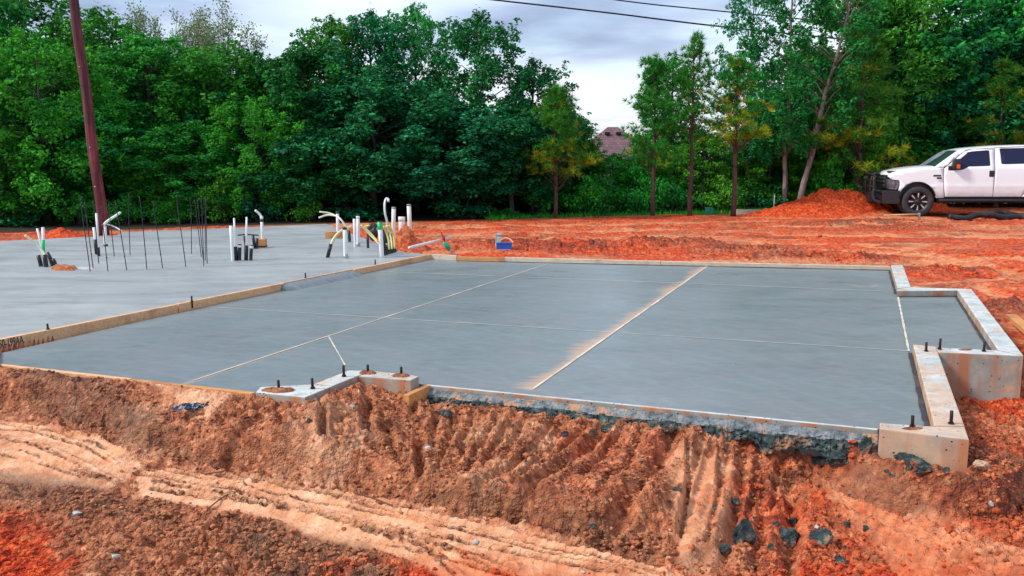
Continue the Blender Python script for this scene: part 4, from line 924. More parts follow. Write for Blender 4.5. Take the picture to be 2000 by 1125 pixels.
hose('tan cord looping over the blue tray', [(977, 470), (985, 466), (995, 467), (1003, 474)], at(985, 489, -.25).y, 3, 'board')

# ------------------------------------------------------------------ utility pole and lines
def m_pole():
    b = MB('creosoted_pole'); v = b.vec('Object', (22, 22, .9)); n = b.noise(1, 6, .65, v)
    c = b.ramp(n, [(.3, (.035, .009, .014)), (.5, (.13, .026, .034)), (.62, (.24, .06, .06)), (.8, (.32, .17, .13))])
    c = b.mix(b.rng(b.noise(.8, 4, .6), .45, .65), c, (.035, .012, .022), 'MIX')
    b.set('Base Color', c).set('Roughness', .85).bump(n, .6, .01); return b.m
Yp = at(203, 459, -.3).y; p0 = atY(204, 459, Yp); p1 = atY(144, 0, Yp); d = p1-p0
e = empty('utility_pole', p0, 0, 'leaning purplish brown wooden utility pole at left, rising out of the picture', 'pole')
bm = bmesh.new(); K = 24; add_tube(bm, [Vector((0, 0, -.3))]+[d*(i/K)*1.7+Vector((.012*math.sin(i*.9), 0, 0)) for i in range(1, K+1)], [.106-.026*i/K for i in range(K+1)], 20); bm_obj('shaft', bm, m_pole(), e, True)
for z in (1.0, 1.8, 3.4, 4.9):
    q = d*(z/d.z); tube('pole_bolt', [q+Vector((0, -.09, 0)), q+Vector((0, -.14, 0))], .012, M['grey'], e, 6)
for i, (P, l) in enumerate(((((600, -42), (950, -2), (1180, 24), (1392, 50), (1700, 82)), 'lower overhead wire crossing the open sky'), (((800, -60), (1190, -2), (1400, 21), (1700, 50)), 'upper overhead wire at the top of the sky'))):
    o = tube('overhead_wire', curve_pts([atY(x, y, 34) for x, y in P], 8), .030-.006*i, M['black'], None, 6); tag(o, l, 'wire')

# ------------------------------------------------------------------ house behind the trees
def house():
    c = atY(1197, 248, 60); s = 60/F; e = empty('distant_house', (c.x, 60, -3.2), 0, 'house with purple brown hipped roof showing between the trees', 'house')
    pk = c.z+3.2; ev = pk-3.6
    b = MB('purple_brown_shingles'); v = b.vec('Object', (1, 1, 1)); br = N(b.t, 'ShaderNodeTexBrick'); br.inputs['Scale'].default_value = 2.2; br.inputs['Color1'].default_value = (.16, .085, .10, 1); br.inputs['Color2'].default_value = (.24, .13, .14, 1); br.inputs['Mortar'].default_value = (.07, .04, .05, 1)
    br.inputs['Row Height'].default_value = .35; b.L(b.vec('Object', (1, 1, 1), (PI/2, 0, 0)), br.inputs['Vector']); b.set('Base Color', br.outputs[0]).set('Roughness', .9)
    def hip(name, cx, w, dpt, pk, ev, rg, y0=0):
        bm = bmesh.new(); B = [bm.verts.new(p) for p in ((cx-w, y0-dpt, ev), (cx+w, y0-dpt, ev), (cx+w, y0+dpt, ev), (cx-w, y0+dpt, ev))]; R = [bm.verts.new((cx-rg, y0, pk)), bm.verts.new((cx+rg, y0, pk))]
        bm.faces.new((B[0], B[1], R[1], R[0])); bm.faces.new((B[1], B[2], R[1])); bm.faces.new((B[2], B[3], R[0], R[1])); bm.faces.new((B[3], B[0], R[0])); bm.faces.new(B[::-1])
        return bm_obj(name, bm, b.m, e)
    hip('roof', 0, 4.6, 4.6, pk, ev, .35); hip('roof', 4.6, 4.6, 3.6, pk-2.0, ev-.4, 2.0, .5)
    bw = MB('tan_brick'); br = N(bw.t, 'ShaderNodeTexBrick'); br.inputs['Scale'].default_value = 4; br.inputs['Color1'].default_value = (.30, .17, .13, 1); br.inputs['Color2'].default_value = (.42, .27, .22, 1); br.inputs['Mortar'].default_value = (.45, .4, .36, 1); bw.L(bw.vec('Object', (1, 1, 1), (PI/2, 0, 0)), br.inputs['Vector']); bw.set('Base Color', br.outputs[0])
    box('wall', -4.2, 4.2, -4.2, 4.2, 0, ev-.01, bw.m, e); box('wall', 4.25, 8.9, -2.8, 3.8, 0, ev-.42, bw.m, e)
    for x in (-2.6, 1.2): 
        w = box('window', x, x+1.2, -4.28, -4.2, 1.0, 2.3, M['pvc'], e); g = box('pane', x+.1, x+1.1, -4.31, -4.281, 1.1, 2.2, M['black'], w)
    for x in (-.5, .25): box('roof_vent', x-.12, x+.22, -.9, -.62, pk-.52, pk-.36, M['black'], e)
house()

# ------------------------------------------------------------------ pickup truck
def truck():
    paint = MB('white_truck_paint'); g = paint.rng(N(paint.t, 'ShaderNodeSeparateXYZ').outputs[2], 0, 1)
    sp = N(paint.t, 'ShaderNodeSeparateXYZ'); paint.L(paint.tc.outputs['Object'], sp.inputs[0])
    low = paint.rng(sp.outputs[2], .45, .85, 1, 0); dirt = paint.math('MULTIPLY', low, paint.rng(paint.noise(7, 5, .65), .35, .7))
    paint.set('Base Color', paint.mix(paint.math('MULTIPLY', dirt, .35), (.90, .93, .96), (.5, .30, .2))).set('Roughness', .28).set('Coat Weight', .5)
    glass = MB('dark_tinted_glass'); glass.set('Base Color', (.012, .014, .05, 1)).set('Roughness', .05).set('Specular IOR Level', .4)
    shield = MB('windshield_glass'); shield.set('Base Color', (.03, .07, .06, 1)).set('Roughness', .1).set('Specular IOR Level', .9)
    blk = plain('black_trim', (.018, .018, .022), .45, var=.3, bump=0); tyre = plain('tyre_rubber', (.03, .03, .036), .8, dirt=(.10, .05, .04), bump=.2)
    silver = plain('machined_alloy', (.8, .8, .8), .25, metal=.7, bump=0); lamp = plain('headlamp_lens', (.12, .11, .13), .15, var=.5, bump=0); amber = plain('amber_lens', (.9, .10, .01), .3, bump=0); chrome = plain('dark_chrome', (.25, .28, .3), .2, metal=.8, bump=0)
    KX = .93; PH = math.radians(12); Wd = .98
    c0 = at(1790, 427, -.33); 
    c0.z = gz(c0.x, c0.y)+.0
    lx, ly = 1.30*KX, -.93
    loc = Vector((c0.x-(lx*math.cos(-PH)-ly*math.sin(-PH)), c0.y-(lx*math.sin(-PH)+ly*math.cos(-PH)), c0.z))
    T = empty('pickup_truck', loc, -PH, 'white crew cab pickup truck with black grille guard parked on the red clay', 'truck'); T.rotation_euler[1] = math.radians(-.3)
    def yy(x, z):
        w = Wd-(.05*((.75-z)/.25)**2 if z < .75 else 0)-(max(0, z-1.28)*.24)+.012*math.sin((z-.5)*3.2)
        if .76 < z < .84: w += .006
        if x < .9: w *= 1-.10*((.9-x)/.9)**2
        return w
    def panel(name, pts, mat, hole=None, off=0.0, thick=.0, sides=(-1, 1), lab=None):
        for s in sides:
            polys = [[Vector((p[0], p[1], 0)) for p in pts]]+([[Vector((p[0], p[1], 0)) for p in hole]] if hole else [])
            flat = [p for q in polys for p in q]; tri = tessellate_polygon(polys)
            bm = bmesh.new(); vs = [bm.verts.new((p.x, 0, p.y)) for p in flat]
            for t in tri:
                try: bm.faces.new([vs[i] for i in t])
                except ValueError: pass
            zs = [.55, .60, .65, .70, .76, .80, .84, .90, .97, 1.04, 1.11, 1.18, 1.25, 1.28, 1.34, 1.4, 1.48, 1.56, 1.64, 1.72, 1.80, 1.88]
            for z in zs: bmesh.ops.bisect_plane(bm, geom=bm.verts[:]+bm.edges[:]+bm.faces[:], plane_co=(0, 0, z), plane_no=(0, 0, 1))
            for x in [.15*k for k in range(1, 46)]: bmesh.ops.bisect_plane(bm, geom=bm.verts[:]+bm.edges[:]+bm.faces[:], plane_co=(x, 0, 0), plane_no=(1, 0, 0))
            for v in bm.verts: v.co = Vector((v.co.x*KX, s*(yy(v.co.x, v.co.z)+off), v.co.z))
            bmesh.ops.recalc_face_normals(bm, faces=bm.faces)
            # inward return edge gives the panel its thickness
            be = [e for e in bm.edges if len(e.link_faces) == 1]
            r = bmesh.ops.extrude_edge_only(bm, edges=be)
            for v in [g for g in r['geom'] if isinstance(g, bmesh.types.BMVert)]: v.co.y -= s*.03
            o = bm_obj(name, bm, mat, T, False)
            o.data.polygons.foreach_set('use_smooth', [abs(p.normal.y) > .5 for p in o.data.polygons])
            if lab: o['label'] = lab
    arch = [(1.26+.50*math.cos(a), .46+.47*math.sin(a)) for a in np.linspace(math.radians(205), math.radians(-5), 15)]
    arch = [(max(.78, x), z) for x, z in arch]
    panel('fender', [(.74, .70), (.78, .72)]+[p for p in arch if p[1] > .50][1:]+[(1.80, .50), (2.02, .50), (1.97, .75), (1.945, 1.0), (1.945, 1.33), (1.80, 1.31), (1.4, 1.27), (1.1, 1.24), (.8, 1.19), (.55, 1.12), (.46, 1.07), (.55, 1.0), (.75, .98), (.77, .86)], paint.m)
    w1 = [(2.10, 1.28), (2.60, 1.77), (2.70, 1.80), (3.12, 1.835), (3.17, 1.80), (3.19, 1.37), (3.15, 1.355), (2.62, 1.34), (2.48, 1.27), (2.40, 1.25), (2.10, 1.245)]
    panel('front_door', [(2.035, .53), (3.30, .535), (3.30, 1.86), (2.70, 1.865), (2.50, 1.79), (2.02, 1.335), (1.96, 1.30), (1.96, 1.0), (1.985, .75)], paint.m, w1)
    w2 = [(3.44, 1.87), (3.48, 1.885), (4.10, 1.895), (4.14, 1.86), (4.19, 1.43), (4.15, 1.415), (3.52, 1.40), (3.48, 1.42)]
    panel('rear_door', [(3.318, .535), (4.05, .54), (4.25, .80), (4.30, 1.1), (4.28, 1.55), (4.20, 1.92), (3.318, 1.905)], paint.m, w2)
    panel('cab_side', [(1.69, 1.33), (1.94, 1.345), (2.01, 1.35), (2.49, 1.80), (2.69, 1.877), (3.31, 1.885), (3.32, 1.917), (4.21, 1.932), (4.30, 1.55), (4.315, 1.1), (4.265, .80), (4.07, .54), (4.66, .54), (4.66, 1.93), (4.5, 1.965), (3.9, 1.97), (3.2, 1.945), (2.6, 1.885), (2.42, 1.86), (2.28, 1.80)], paint.m)
    bx = 5.25
    arch2 = [(bx+.50*math.cos(a), .46+.47*math.sin(a)) for a in np.linspace(math.radians(180), 0, 13)]
    panel('bed_side', [(4.69, .55)]+[(p[0], max(.55, p[1])) for p in arch2]+[(6.6, .58), (6.6, 1.32), (4.69, 1.32)], paint.m)
    # window glass, just inside the openings, and dark weather strips
    def inset(P, k, c=None):
        cx = sum(p[0] for p in P)/len(P); cz = sum(p[1] for p in P)/len(P); return [(cx+(p[0]-cx)*k, cz+(p[1]-cz)*k) for p in P]
    for w in (w1, w2):
        panel('window', inset(w, 1.02), glass.m, None, -.012)
        panel('window_trim', inset(w, 1.02), blk, inset(w, .955), -.004)
    # lofts across the truck
    def loft(name, prof, Y, drop, mat, p=4.0, label=None, crown=.0):
        bm = bmesh.new(); prev = None; K = 14
        for (x, z, w) in prof:
            row = []
            for i in range(K+1):
                u = -1+2*i/K; row.append(bm.verts.new(((x+crown*u*u)*KX, u*w, z-drop*abs(u)**p)))
            if prev:
                for i in range(K): bm.faces.new((prev[i], prev[i+1], row[i+1], row[i]))
            prev = row
        return bm_obj(name, bm, mat, T, True)
    loft('hood', [(.43, 1.10, .80), (.44, 1.17, .83), (.52, 1.225, .86), (.80, 1.29, .895), (1.1, 1.335, .92), (1.45, 1.368, .93), (1.75, 1.385, .94)], None, .085, paint.m, 5, crown=.12)
    loft('windshield', [(1.72, 1.375, .88), (1.95, 1.545, .86), (2.16, 1.705, .83), (2.34, 1.845, .79)], None, .02, shield.m, 3, crown=.20)
    loft('cowl', [(1.60, 1.392, .86), (1.74, 1.36, .88)], None, .01, blk, 3, crown=.16)
    loft('roof', [(2.33, 1.845, .80), (2.40, 1.88, .81), (2.6, 1.925, .82), (3.2, 1.98, .825), (3.9, 2.005, .825), (4.45, 2.0, .82), (4.64, 1.95, .81)], None, .06, paint.m, 5, crown=.05)
    loft('cab_back', [(4.64, 1.95, .81), (4.665, 1.32, .96), (4.665, .6, .96)], None, .02, paint.m, 6)
    # inner masses
    box('undercarriage', 1.85*KX, 6.4*KX, -.80, .80, .36, .56, blk, T, .03); box('cabin', 1.95*KX, 4.6*KX, -.78, .78, .56, 1.3, blk, T, .03); box('engine_bay', .55*KX, 1.95*KX, -.52, .52, .40, 1.15, blk, T, .03)
    box('bed_floor', 4.7*KX, 6.55*KX, -.9, .9, .7, .76, blk, T); box('tailgate', 6.55*KX, 6.6*KX, -.93, .93, .7, 1.3, paint.m, T, .01)
    # front: grille, bumper, guard, headlamps
    box('grille', .42*KX, .52*KX, -.62, .62, .74, 1.12, blk, T, .02)
    for z in (.84, .94, 1.04): box('grille_bar', .40*KX, .43*KX, -.60, .60, z-.02, z+.02, chrome, T, .004)
    for s in (-1, 1):
        bm = bmesh.new(); P = [(.50, .74), (.68, .72), (.745, .80), (.755, .96), (.70, 1.0), (.46, 1.01)]
        a = [bm.verts.new((x*KX, s*(yy(x, z)+.004-(.10 if x < .55 else 0)), z)) for x, z in P]; b_ = [bm.verts.new((x*KX, s*.55, z)) for x, z in P]
        bm.faces.new(a)
        for i in range(6): bm.faces.new((a[i], a[(i+1) % 6], b_[(i+1) % 6], b_[i]))
        h = bm_obj('headlight', bm, lamp, T)
        bm = bmesh.new(); bmesh.ops.create_icosphere(bm, subdivisions=2, radius=.06); 
        for v in bm.verts: v.co = Vector((v.co.x*.9+.62*KX, v.co.y*.25+s*(yy(.62, .9)-.01), v.co.z*1.5+.86))
        bm_obj('lens', bm, amber if s > 0 else lamp, h, True)
    loft('bumper', [(.80, .70, .93), (.30, .71, .95), (.24, .62, .96), (.22, .42, .95), (.36, .33, .93), (.72, .34, .90)], None, .0, blk, 3, crown=.16)
    for s in (-1, 1):
        box('bumper_end', .30*KX, .80*KX, s*.96-.03, s*.96+.03, .33, .70, blk, T, .03)
        tube('guard_upright', curve_pts([(.16*KX, s*.36, .34), (.10*KX, s*.36, .6), (.09*KX, s*.36, .95), (.20*KX, s*.36, 1.16), (.34*KX, s*.36, 1.13)], 5), .03, blk, T, 10)
        tube('guard_hoop', curve_pts([(.26*KX, s*.93, .68), (.10*KX, s*.92, .72), (.07*KX, s*.90, .9), (.08*KX, s*.86, 1.06), (.12*KX, s*.6, 1.13), (.12*KX, s*.38, 1.14)], 5), .028, blk, T, 10)
        tube('guard_hoop', curve_pts([(.28*KX, s*.95, .36), (.10*KX, s*.93, .44), (.06*KX, s*.91, .62), (.10*KX, s*.92, .74)], 5), .05, blk, T, 10)
    for z in (.60, .80, .98, 1.13): tube('guard_bar', [(.11*KX, -.9 if z < 1.1 else -.6, z), (.09*KX, 0, z), (.11*KX, .9 if z < 1.1 else .6, z)], .026, blk, T, 8)
    box('winch_plate', .05*KX, .14*KX, -.36, .36, .36, .58, blk, T, .01)
    # mirrors, handles, vents, running board, antenna
    for s in (-1, 1):
        m = empty('door_mirror', (2.24*KX, s*1.06, 1.38)); m.parent = T
        bm = bmesh.new(); add_box(bm, -.08, .10, -.10, .10, -.10, .17, .035); bm_obj('mirror_housing', bm, blk, m, True)
        tube('mirror_arm', [(-.06, -s*.16, -.10), (-.04, -s*.02, -.07)], .035, blk, m); 
        box('amber_reflector', -.005, .085, s*.10-.004, s*.104+.004, -.085, .02, amber, m, .004)
        box('mirror_base', 2.06*KX, 2.24*KX, s*(yy(2.1, 1.27))-.012, s*(yy(2.1, 1.27))+.02, 1.25, 1.36, blk, T, .01)
        for x, z in ((3.23, 1.15), (4.17, 1.20)):
            h = box('door_handle', (x-.07)*KX, (x+.07)*KX, s*yy(x, z)-.012, s*yy(x, z)+.022, z-.085, z+.085, blk, T, .02)
        for k, (x0, x1, z) in enumerate(((1.67, 1.88, 1.10), (1.77, 1.90, 1.035))):
            o = strip('fender_vent', [(x0*KX, s*(yy(1.8, z)+.002)), (x1*KX, s*(yy(1.8, z)+.002))], .016, z-.018, z+.024, blk, T)
        bm = bmesh.new(); add_box(bm, 1.86*KX, 4.7*KX, s*.98-.08, s*.98+.06, .40, .47, .03); bm_obj('running_board', bm, blk, T, True)
        tube('fender_lip', [(x*KX, s*(yy(x, .8)+.004), z) for x, z in arch if z > .5], .018, blk, T, 6)
    bm = bmesh.new(); bmesh.ops.create_cone(bm, cap_ends=True, segments=28, radius1=.49, radius2=.49, depth=1.7, matrix=Matrix.Translation((1.26*KX, 0, .46)) @ Matrix.Rotation(PI/2, 4, 'X') @ Matrix.Scale(KX, 4, (1, 0, 0))); bm_obj('wheel_well', bm, blk, T)
    box('licence_light', .5*KX, .72*KX, -.7, -.5, 1.19, 1.23, blk, T, .01)
    # wheels
    def wheel(x, s, z):
        w = empty('wheel', (x*KX, s*.86, z)); w.parent = T; R = .415; r0 = .265
        prof = [(-.14, r0), (-.15, r0+.03), (-.145, R-.05), (-.12, R-.012), (-.06, R), (.06, R), (.12, R-.012), (.145, R-.05), (.15, r0+.03), (.14, r0)]
        bm = bmesh.new(); n = 48; rings = [[bm.verts.new((rr*math.cos(2*PI*k/n)*(1+(.010 if (k % 2 and rr > R-.02) else 0)), y, rr*math.sin(2*PI*k/n)*(1+(.010 if (k % 2 and rr > R-.02) else 0)))) for k in range(n)] for y, rr in prof]
        for a, b_ in zip(rings, rings[1:]+rings[:1]):
            for k in range(n): bm.faces.new((a[k], a[(k+1) % n], b_[(k+1) % n], b_[k]))
        bm_obj('tyre', bm, tyre, w, True)
        bm = bmesh.new(); rp = [(s*.13, r0), (s*.12, r0-.02), (s*.04, r0-.04), (s*.03, .10), (s*.10, .085), (s*.105, .001)]
        rings = [[bm.verts.new((rr*math.cos(2*PI*k/32), y, rr*math.sin(2*PI*k/32))) for k in range(32)] for y, rr in rp]
        for a, b_ in zip(rings, rings[1:]):
            for k in range(32): bm.faces.new((a[k], a[(k+1) % 32], b_[(k+1) % 32], b_[k]))
        rim = bm_obj('rim', bm, blk, w, True)
        for k in range(8):
            a = 2*PI*k/8+PI/2; ca, sa = math.cos(a), math.sin(a); bm = bmesh.new()
            for (ra, rb, wa, wb, y0, y1) in ((.08, .255, .030, .045, .05, .105),):
                P = [(ra, -wa), (rb, -wb), (rb, wb), (ra, wa)]; lo = [bm.verts.new((p*ca-q*sa, s*y0, p*sa+q*ca)) for p, q in P]; hi = [bm.verts.new((p*ca-q*sa, s*y1, p*sa+q*ca)) for p, q in P]
                bm.faces.new(hi); 
                for i in range(4): bm.faces.new((lo[i], lo[(i+1) % 4], hi[(i+1) % 4], hi[i]))
            sp_ = bm_obj('spoke', bm, blk, w)
            bm = bmesh.new(); P = [(.11, -.006), (.235, -.024), (.235, .010), (.11, .005)]
            lo = [bm.verts.new((p*ca-q*sa, s*.1055, p*sa+q*ca)) for p, q in P]; hi = [bm.verts.new((p*ca-q*sa, s*.109, p*sa+q*ca)) for p, q in P]; bm.faces.new(hi)
            for i in range(4): bm.faces.new((lo[i], lo[(i+1) % 4], hi[(i+1) % 4], hi[i]))
            bm_obj('machined_face', bm, silver, sp_)
    for o in T.children:
        if o.type == 'MESH':
            for v in o.data.vertices:
                if v.co.z > 1.38: v.co.z = 1.38+(v.co.z-1.38)*.87
    for s in (-1, 1): wheel(1.30, s, .40); wheel(bx, s, .40)
    return T
truck()
# things by the truck
def yard_pt(px, py): 
    z = -.33
    for _ in range(4): c = at(px, py, z); z = gz(c.x, c.y)
    c.z = z; return c
a, b_ = yard_pt(1726, 428), yard_pt(1795, 426); s = a.y/F
e = empty('sledge_hammer', b_, 0, 'hammer with long pale handle lying by the front truck wheel', 'hammer')
tube('handle', [a-b_+Vector((0, 0, .10)), Vector((-.03, -.02, .14))], .022, M['board'], e, 8); tube('head', [(0, -.02, .0), (0, .02, .17)], .035, M['grey'], e, 10)
P = [(1852, 430), (1885, 428), (1905, 421), (1930, 418), (1955, 424), (1985, 427), (2040, 428)]; Q = [atY(x, y, yard_pt(1930, 431).y) for x, y in P]
for q in Q: q.z = max(q.z, gz(q.x, q.y)+.05)
bm = bmesh.new(); cp = curve_pts(Q, 16); add_tube(bm, cp, [.075+(.008 if i % 2 else 0) for i in range(len(cp))], 12); tag(bm_obj('drain_pipe', bm, M['black'], None, True), 'black corrugated drain pipe humped on the clay below the truck', 'pipe')
Q = [atY(x, y-6, yard_pt(1930, 431).y+.5) for x, y in ((1905, 425), (1950, 420), (2000, 428), (2060, 430))]
tag(tube('drain_pipe', curve_pts(Q, 12), .06, M['black'], None, 10), 'second black drain pipe lying just behind the humped one', 'pipe')
c = yard_pt(1385, 419); s = c.y/F
e = empty('utility_box', c, .1, 'small green utility box at the wood edge between the pines', 'utility box'); ub = plain('green_painted_steel', (.03, .26, .18), .5, var=.1)
box('cabinet', -6.5*s, 6.5*s, -6*s, 6*s, 0, 11*s, ub, e, .8*s); box('lid', -7*s, 7*s, -6.5*s, 6.5*s, 11.1*s, 13.5*s, ub, e, 1*s)
c = yard_pt(1408, 419); o = tube('marker_stake', [c, c+Vector((.02, 0, .11))], .02, M['board_orange'], None, 5); tag(o, 'tiny orange stake beside the yellowing pine', 'stake')
c = yard_pt(1510, 415); o = tube('marker_stake', [c, c+Vector((.02, 0, .55))], .016, M['pvc'], None, 5); tag(o, 'thin white stake before the dark wood near the leaning trunk', 'stake')
c0_, c1_ = yard_pt(1432, 419), yard_pt(1486, 418); e = empty('low_trough', c0_, 0, 'low weathered timber edging at the foot of the trees', 'edging'); d = c1_-c0_
o = strip('board', [(0, 0), (d.x, d.y)], .05, 0, .15, M['board_dirty'], e)
e = heap('dirt_pile', 1640, 418, 1.9, 1.0, .72, 9, 'r', 'large red clay pile rising left of the truck front', 110, -.3, 1.5)
heap('dirt_pile', 1718, 412, 2.0, 1.1, .92, 14, 'r', 'red clay pile peaking behind the grille guard of the truck', 110, -.3, 1.5)
heap('dirt_pile', 1585, 422, 1.7, .8, .44, 19, 'r', 'low red clay apron at the left foot of the large pile', 80, -.3, 1.4)
o = heap('dirt_pile', 120, 462, .38, .3, .13, 23, 'r', 'low red clay hump at the far left behind the slab', 50, -.3)

# ------------------------------------------------------------------ trees
def m_leaf(name, dark, mid, light, trans=.25, rough=.55):
    b = MB(name); isl = b.island(); oi = N(b.t, 'ShaderNodeObjectInfo')
    n = b.noise(.9, 3, .6); f = b.math('ADD', b.math('MULTIPLY', isl, .55), b.math('MULTIPLY', b.rng(n, .3, .7), .45))
    c = b.ramp(f, [(.1, dark), (.5, mid), (.9, light)])
    hs = N(b.t, 'ShaderNodeHueSaturation'); b.L(c, hs.inputs['Color']); b.L(b.rng(oi.outputs['Random'], 0, 1, .475, .52), hs.inputs['Hue']); b.L(b.rng(oi.outputs['Random'], 0, 1, .85, 1.15), hs.inputs['Value'])
    c = hs.outputs[0]; b.set('Base Color', c).set('Roughness', rough).set('Specular IOR Level', .15)
    tr = N(b.t, 'ShaderNodeBsdfTranslucent'); b.L(b.mix(.6, c, (.10, .30, .02)), tr.inputs[0]); ms = N(b.t, 'ShaderNodeMixShader'); ms.inputs[0].default_value = trans
    b.L(b.p.outputs[0], ms.inputs[1]); b.L(tr.outputs[0], ms.inputs[2]); b.L(ms.outputs[0], b.out.inputs[0]); return b.m
LEAF = {
 'green': m_leaf('broadleaf_green', (.003, .078, .014), (.020, .25, .032), (.09, .58, .055)),
 'bright': m_leaf('broadleaf_bright_green', (.006, .14, .014), (.030, .34, .024), (.13, .62, .045)),
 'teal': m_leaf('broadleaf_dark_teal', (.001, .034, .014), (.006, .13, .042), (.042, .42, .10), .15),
 'poplar': m_leaf('poplar_green', (.003, .08, .028), (.012, .19, .05), (.05, .45, .12)),
 'pine': m_leaf('pine_needles', (.008, .09, .012), (.035, .22, .02), (.10, .38, .035), .1),
 'yellow': m_leaf('yellowing_needles', (.12, .16, .006), (.28, .35, .012), (.55, .52, .03), .1),
 'rust': m_leaf('rusty_needles', (.16, .07, .012), (.45, .18, .015), (.55, .30, .03), .1),
 'pale': m_leaf('pale_twigs', (.10, .15, .07), (.26, .30, .16), (.2, .38, .14), .1)}
def m_bark(name, a, b2):
    b = MB(name); v = b.vec('Object', (14, 14, 2.5)); n = b.noise(1.5, 6, .65, v); b.set('Base Color', b.ramp(n, [(.3, a), (.7, b2)])).set('Roughness', .9).bump(n, .7, .02); return b.m
BARK = {'pine': m_bark('pine_bark', (.045, .02, .022), (.15, .07, .065)), 'grey': m_bark('grey_bark', (.03, .03, .028), (.11, .10, .09)), 'pale': m_bark('pale_bark', (.16, .10, .10), (.40, .28, .27))}

def leaves(P, Nrm, S, r, asp=.62):
    """one folded leaf-spray quad (two triangles) per point"""
    n = len(P); t = r.randn(n, 3); t -= Nrm*(t*Nrm).sum(1)[:, None]; t /= np.linalg.norm(t, axis=1)[:, None]+1e-9; b_ = np.cross(Nrm, t)
    S = S[:, None]; a0 = P-t*S; a1 = P+b_*S*asp-Nrm*S*.25; a2 = P+t*S; a3 = P-b_*S*asp-Nrm*S*.25
    V = np.stack([a0, a1, a2, a3], 1).reshape(-1, 3); q = np.arange(n)[:, None]*4
    Fc = np.concatenate([q+np.array([[0, 1, 2]]), q+np.array([[0, 2, 3]])], 0); return V, Fc
def unit(r, n): v = r.randn(n, 3); return v/np.linalg.norm(v, axis=1)[:, None]
def crown_pts(blobs, per, r, up=.55, shell=.55):
    """points on the skins of clumps; more on their upper halves"""
    P, Nn = [], []
    for c, rad in blobs:
        n = max(8, int(per*(rad[0]*rad[2]+rad[0]*rad[1])*.55))
        u = unit(r, n); u[:, 2] = np.where(r.rand(n) < up, np.abs(u[:, 2]), u[:, 2]); f = (shell+(1-shell)*r.rand(n))[:, None]*(1+.12*r.randn(n, 1))
        P.append(np.array(c)+u*f*np.array(rad)); m = u*.8+unit(r, n)*.75; m[:, 2] += .35; Nn.append(m/np.linalg.norm(m, axis=1)[:, None])
    return np.concatenate(P), np.concatenate(Nn)
def limb_tree(H, r, targets, base_r, bark, e, lean=(0, 0), name='trunk', top=.9, wob=.1, thin=False):
    bm = bmesh.new(); K = 8; T = [Vector((lean[0]*(i/K)+wob*(r.rand()-.5)*(i > 0), lean[1]*(i/K)+wob*(r.rand()-.5)*(i > 0), H*top*i/K)) for i in range(K+1)]
    T[0].z = -.25; add_tube(bm, T, [base_r*(1.15 if i == 0 else 1)*(1-.85*i/K) for i in range(K+1)], 8)
    for t in targets:
        t = Vector(t); zb = max(.2*H, t.z-(.25+.35*r.rand())*math.hypot(t.x, t.y)-.3); k = min(K-1, max(0, zb/(H*top)*K)); i = int(k); b0 = T[i].lerp(T[i+1], k-i)
        m = b0.lerp(t, .5)+Vector((.1*(r.rand()-.5), .1*(r.rand()-.5), .12)); rr = base_r*(.16 if thin else .24)*(1-.6*b0.z/H)+.005
        add_tube(bm, [b0, m, t], [rr, rr*.6, rr*.2], 5)
    return bm_obj(name, bm, bark, e, True), T

def broad(seed, H, R, zb, nb, per, leaf, mat, bark='grey', blobr=(.45, .8), base_r=.12, up=.6, lean=(0, 0), peaked=.5):
    r = np.random.RandomState(seed); e = empty('broadleaf_tree', (0, 0, 0)); blobs = []
    for i in range(nb):
        t = (i+r.rand())/nb; z = zb+(H-zb)*t*.93; w = R*(math.sin(PI*min(1, .18+.74*t**1.1)))**peaked*(.25+.75*r.rand()**.5) if i < nb-2 else R*.15*r.rand()
        a = i*2.4+r.rand()*1.2; br = blobr[0]+(blobr[1]-blobr[0])*r.rand(); br *= 1-.15*t
        q = np.array([w*math.cos(a)+lean[0]*t, w*math.sin(a)+lean[1]*t, z]); sh = .7+.6*r.rand(3); blobs.append((tuple(q), tuple(br*.8*sh)))
        for _ in range(7):                  # irregular sprays around each clump break the outline
            u = r.randn(3); u /= np.linalg.norm(u); u[2] = u[2]*.8+.25; u[:2] += np.array([math.cos(a), math.sin(a)])*.35
            b2 = br*(.20+.28*r.rand()); q2 = q+u*br*(.75+.45*r.rand()); blobs.append((tuple(q2), tuple(b2*(.65+.8*r.rand(3)))))
    for _ in range(14):                     # upright shoots at the top
        a = r.rand()*2*PI; w = R*.75*r.rand(); z = H-(H-zb)*.28*(w/R)**1.2-.25*r.rand(); b2 = .12+.10*r.rand(); blobs.append(((w*math.cos(a)+lean[0], w*math.sin(a)+lean[1], z), (b2, b2, b2*2.2)))
    P, Nn = crown_pts(blobs, per, r, up); S = leaf*(.6+.8*r.rand(len(P)))
    V, Fc = leaves(P, Nn, S, r); link('crown', np_mesh('crown', V, Fc), LEAF[mat], e)
    limb_tree(H, r, [b_[0] for b_ in blobs[:nb*8:(16 if bark == 'pale' else 8)] if b_[0][2] < H*.95], base_r, BARK[bark], e, lean); return e
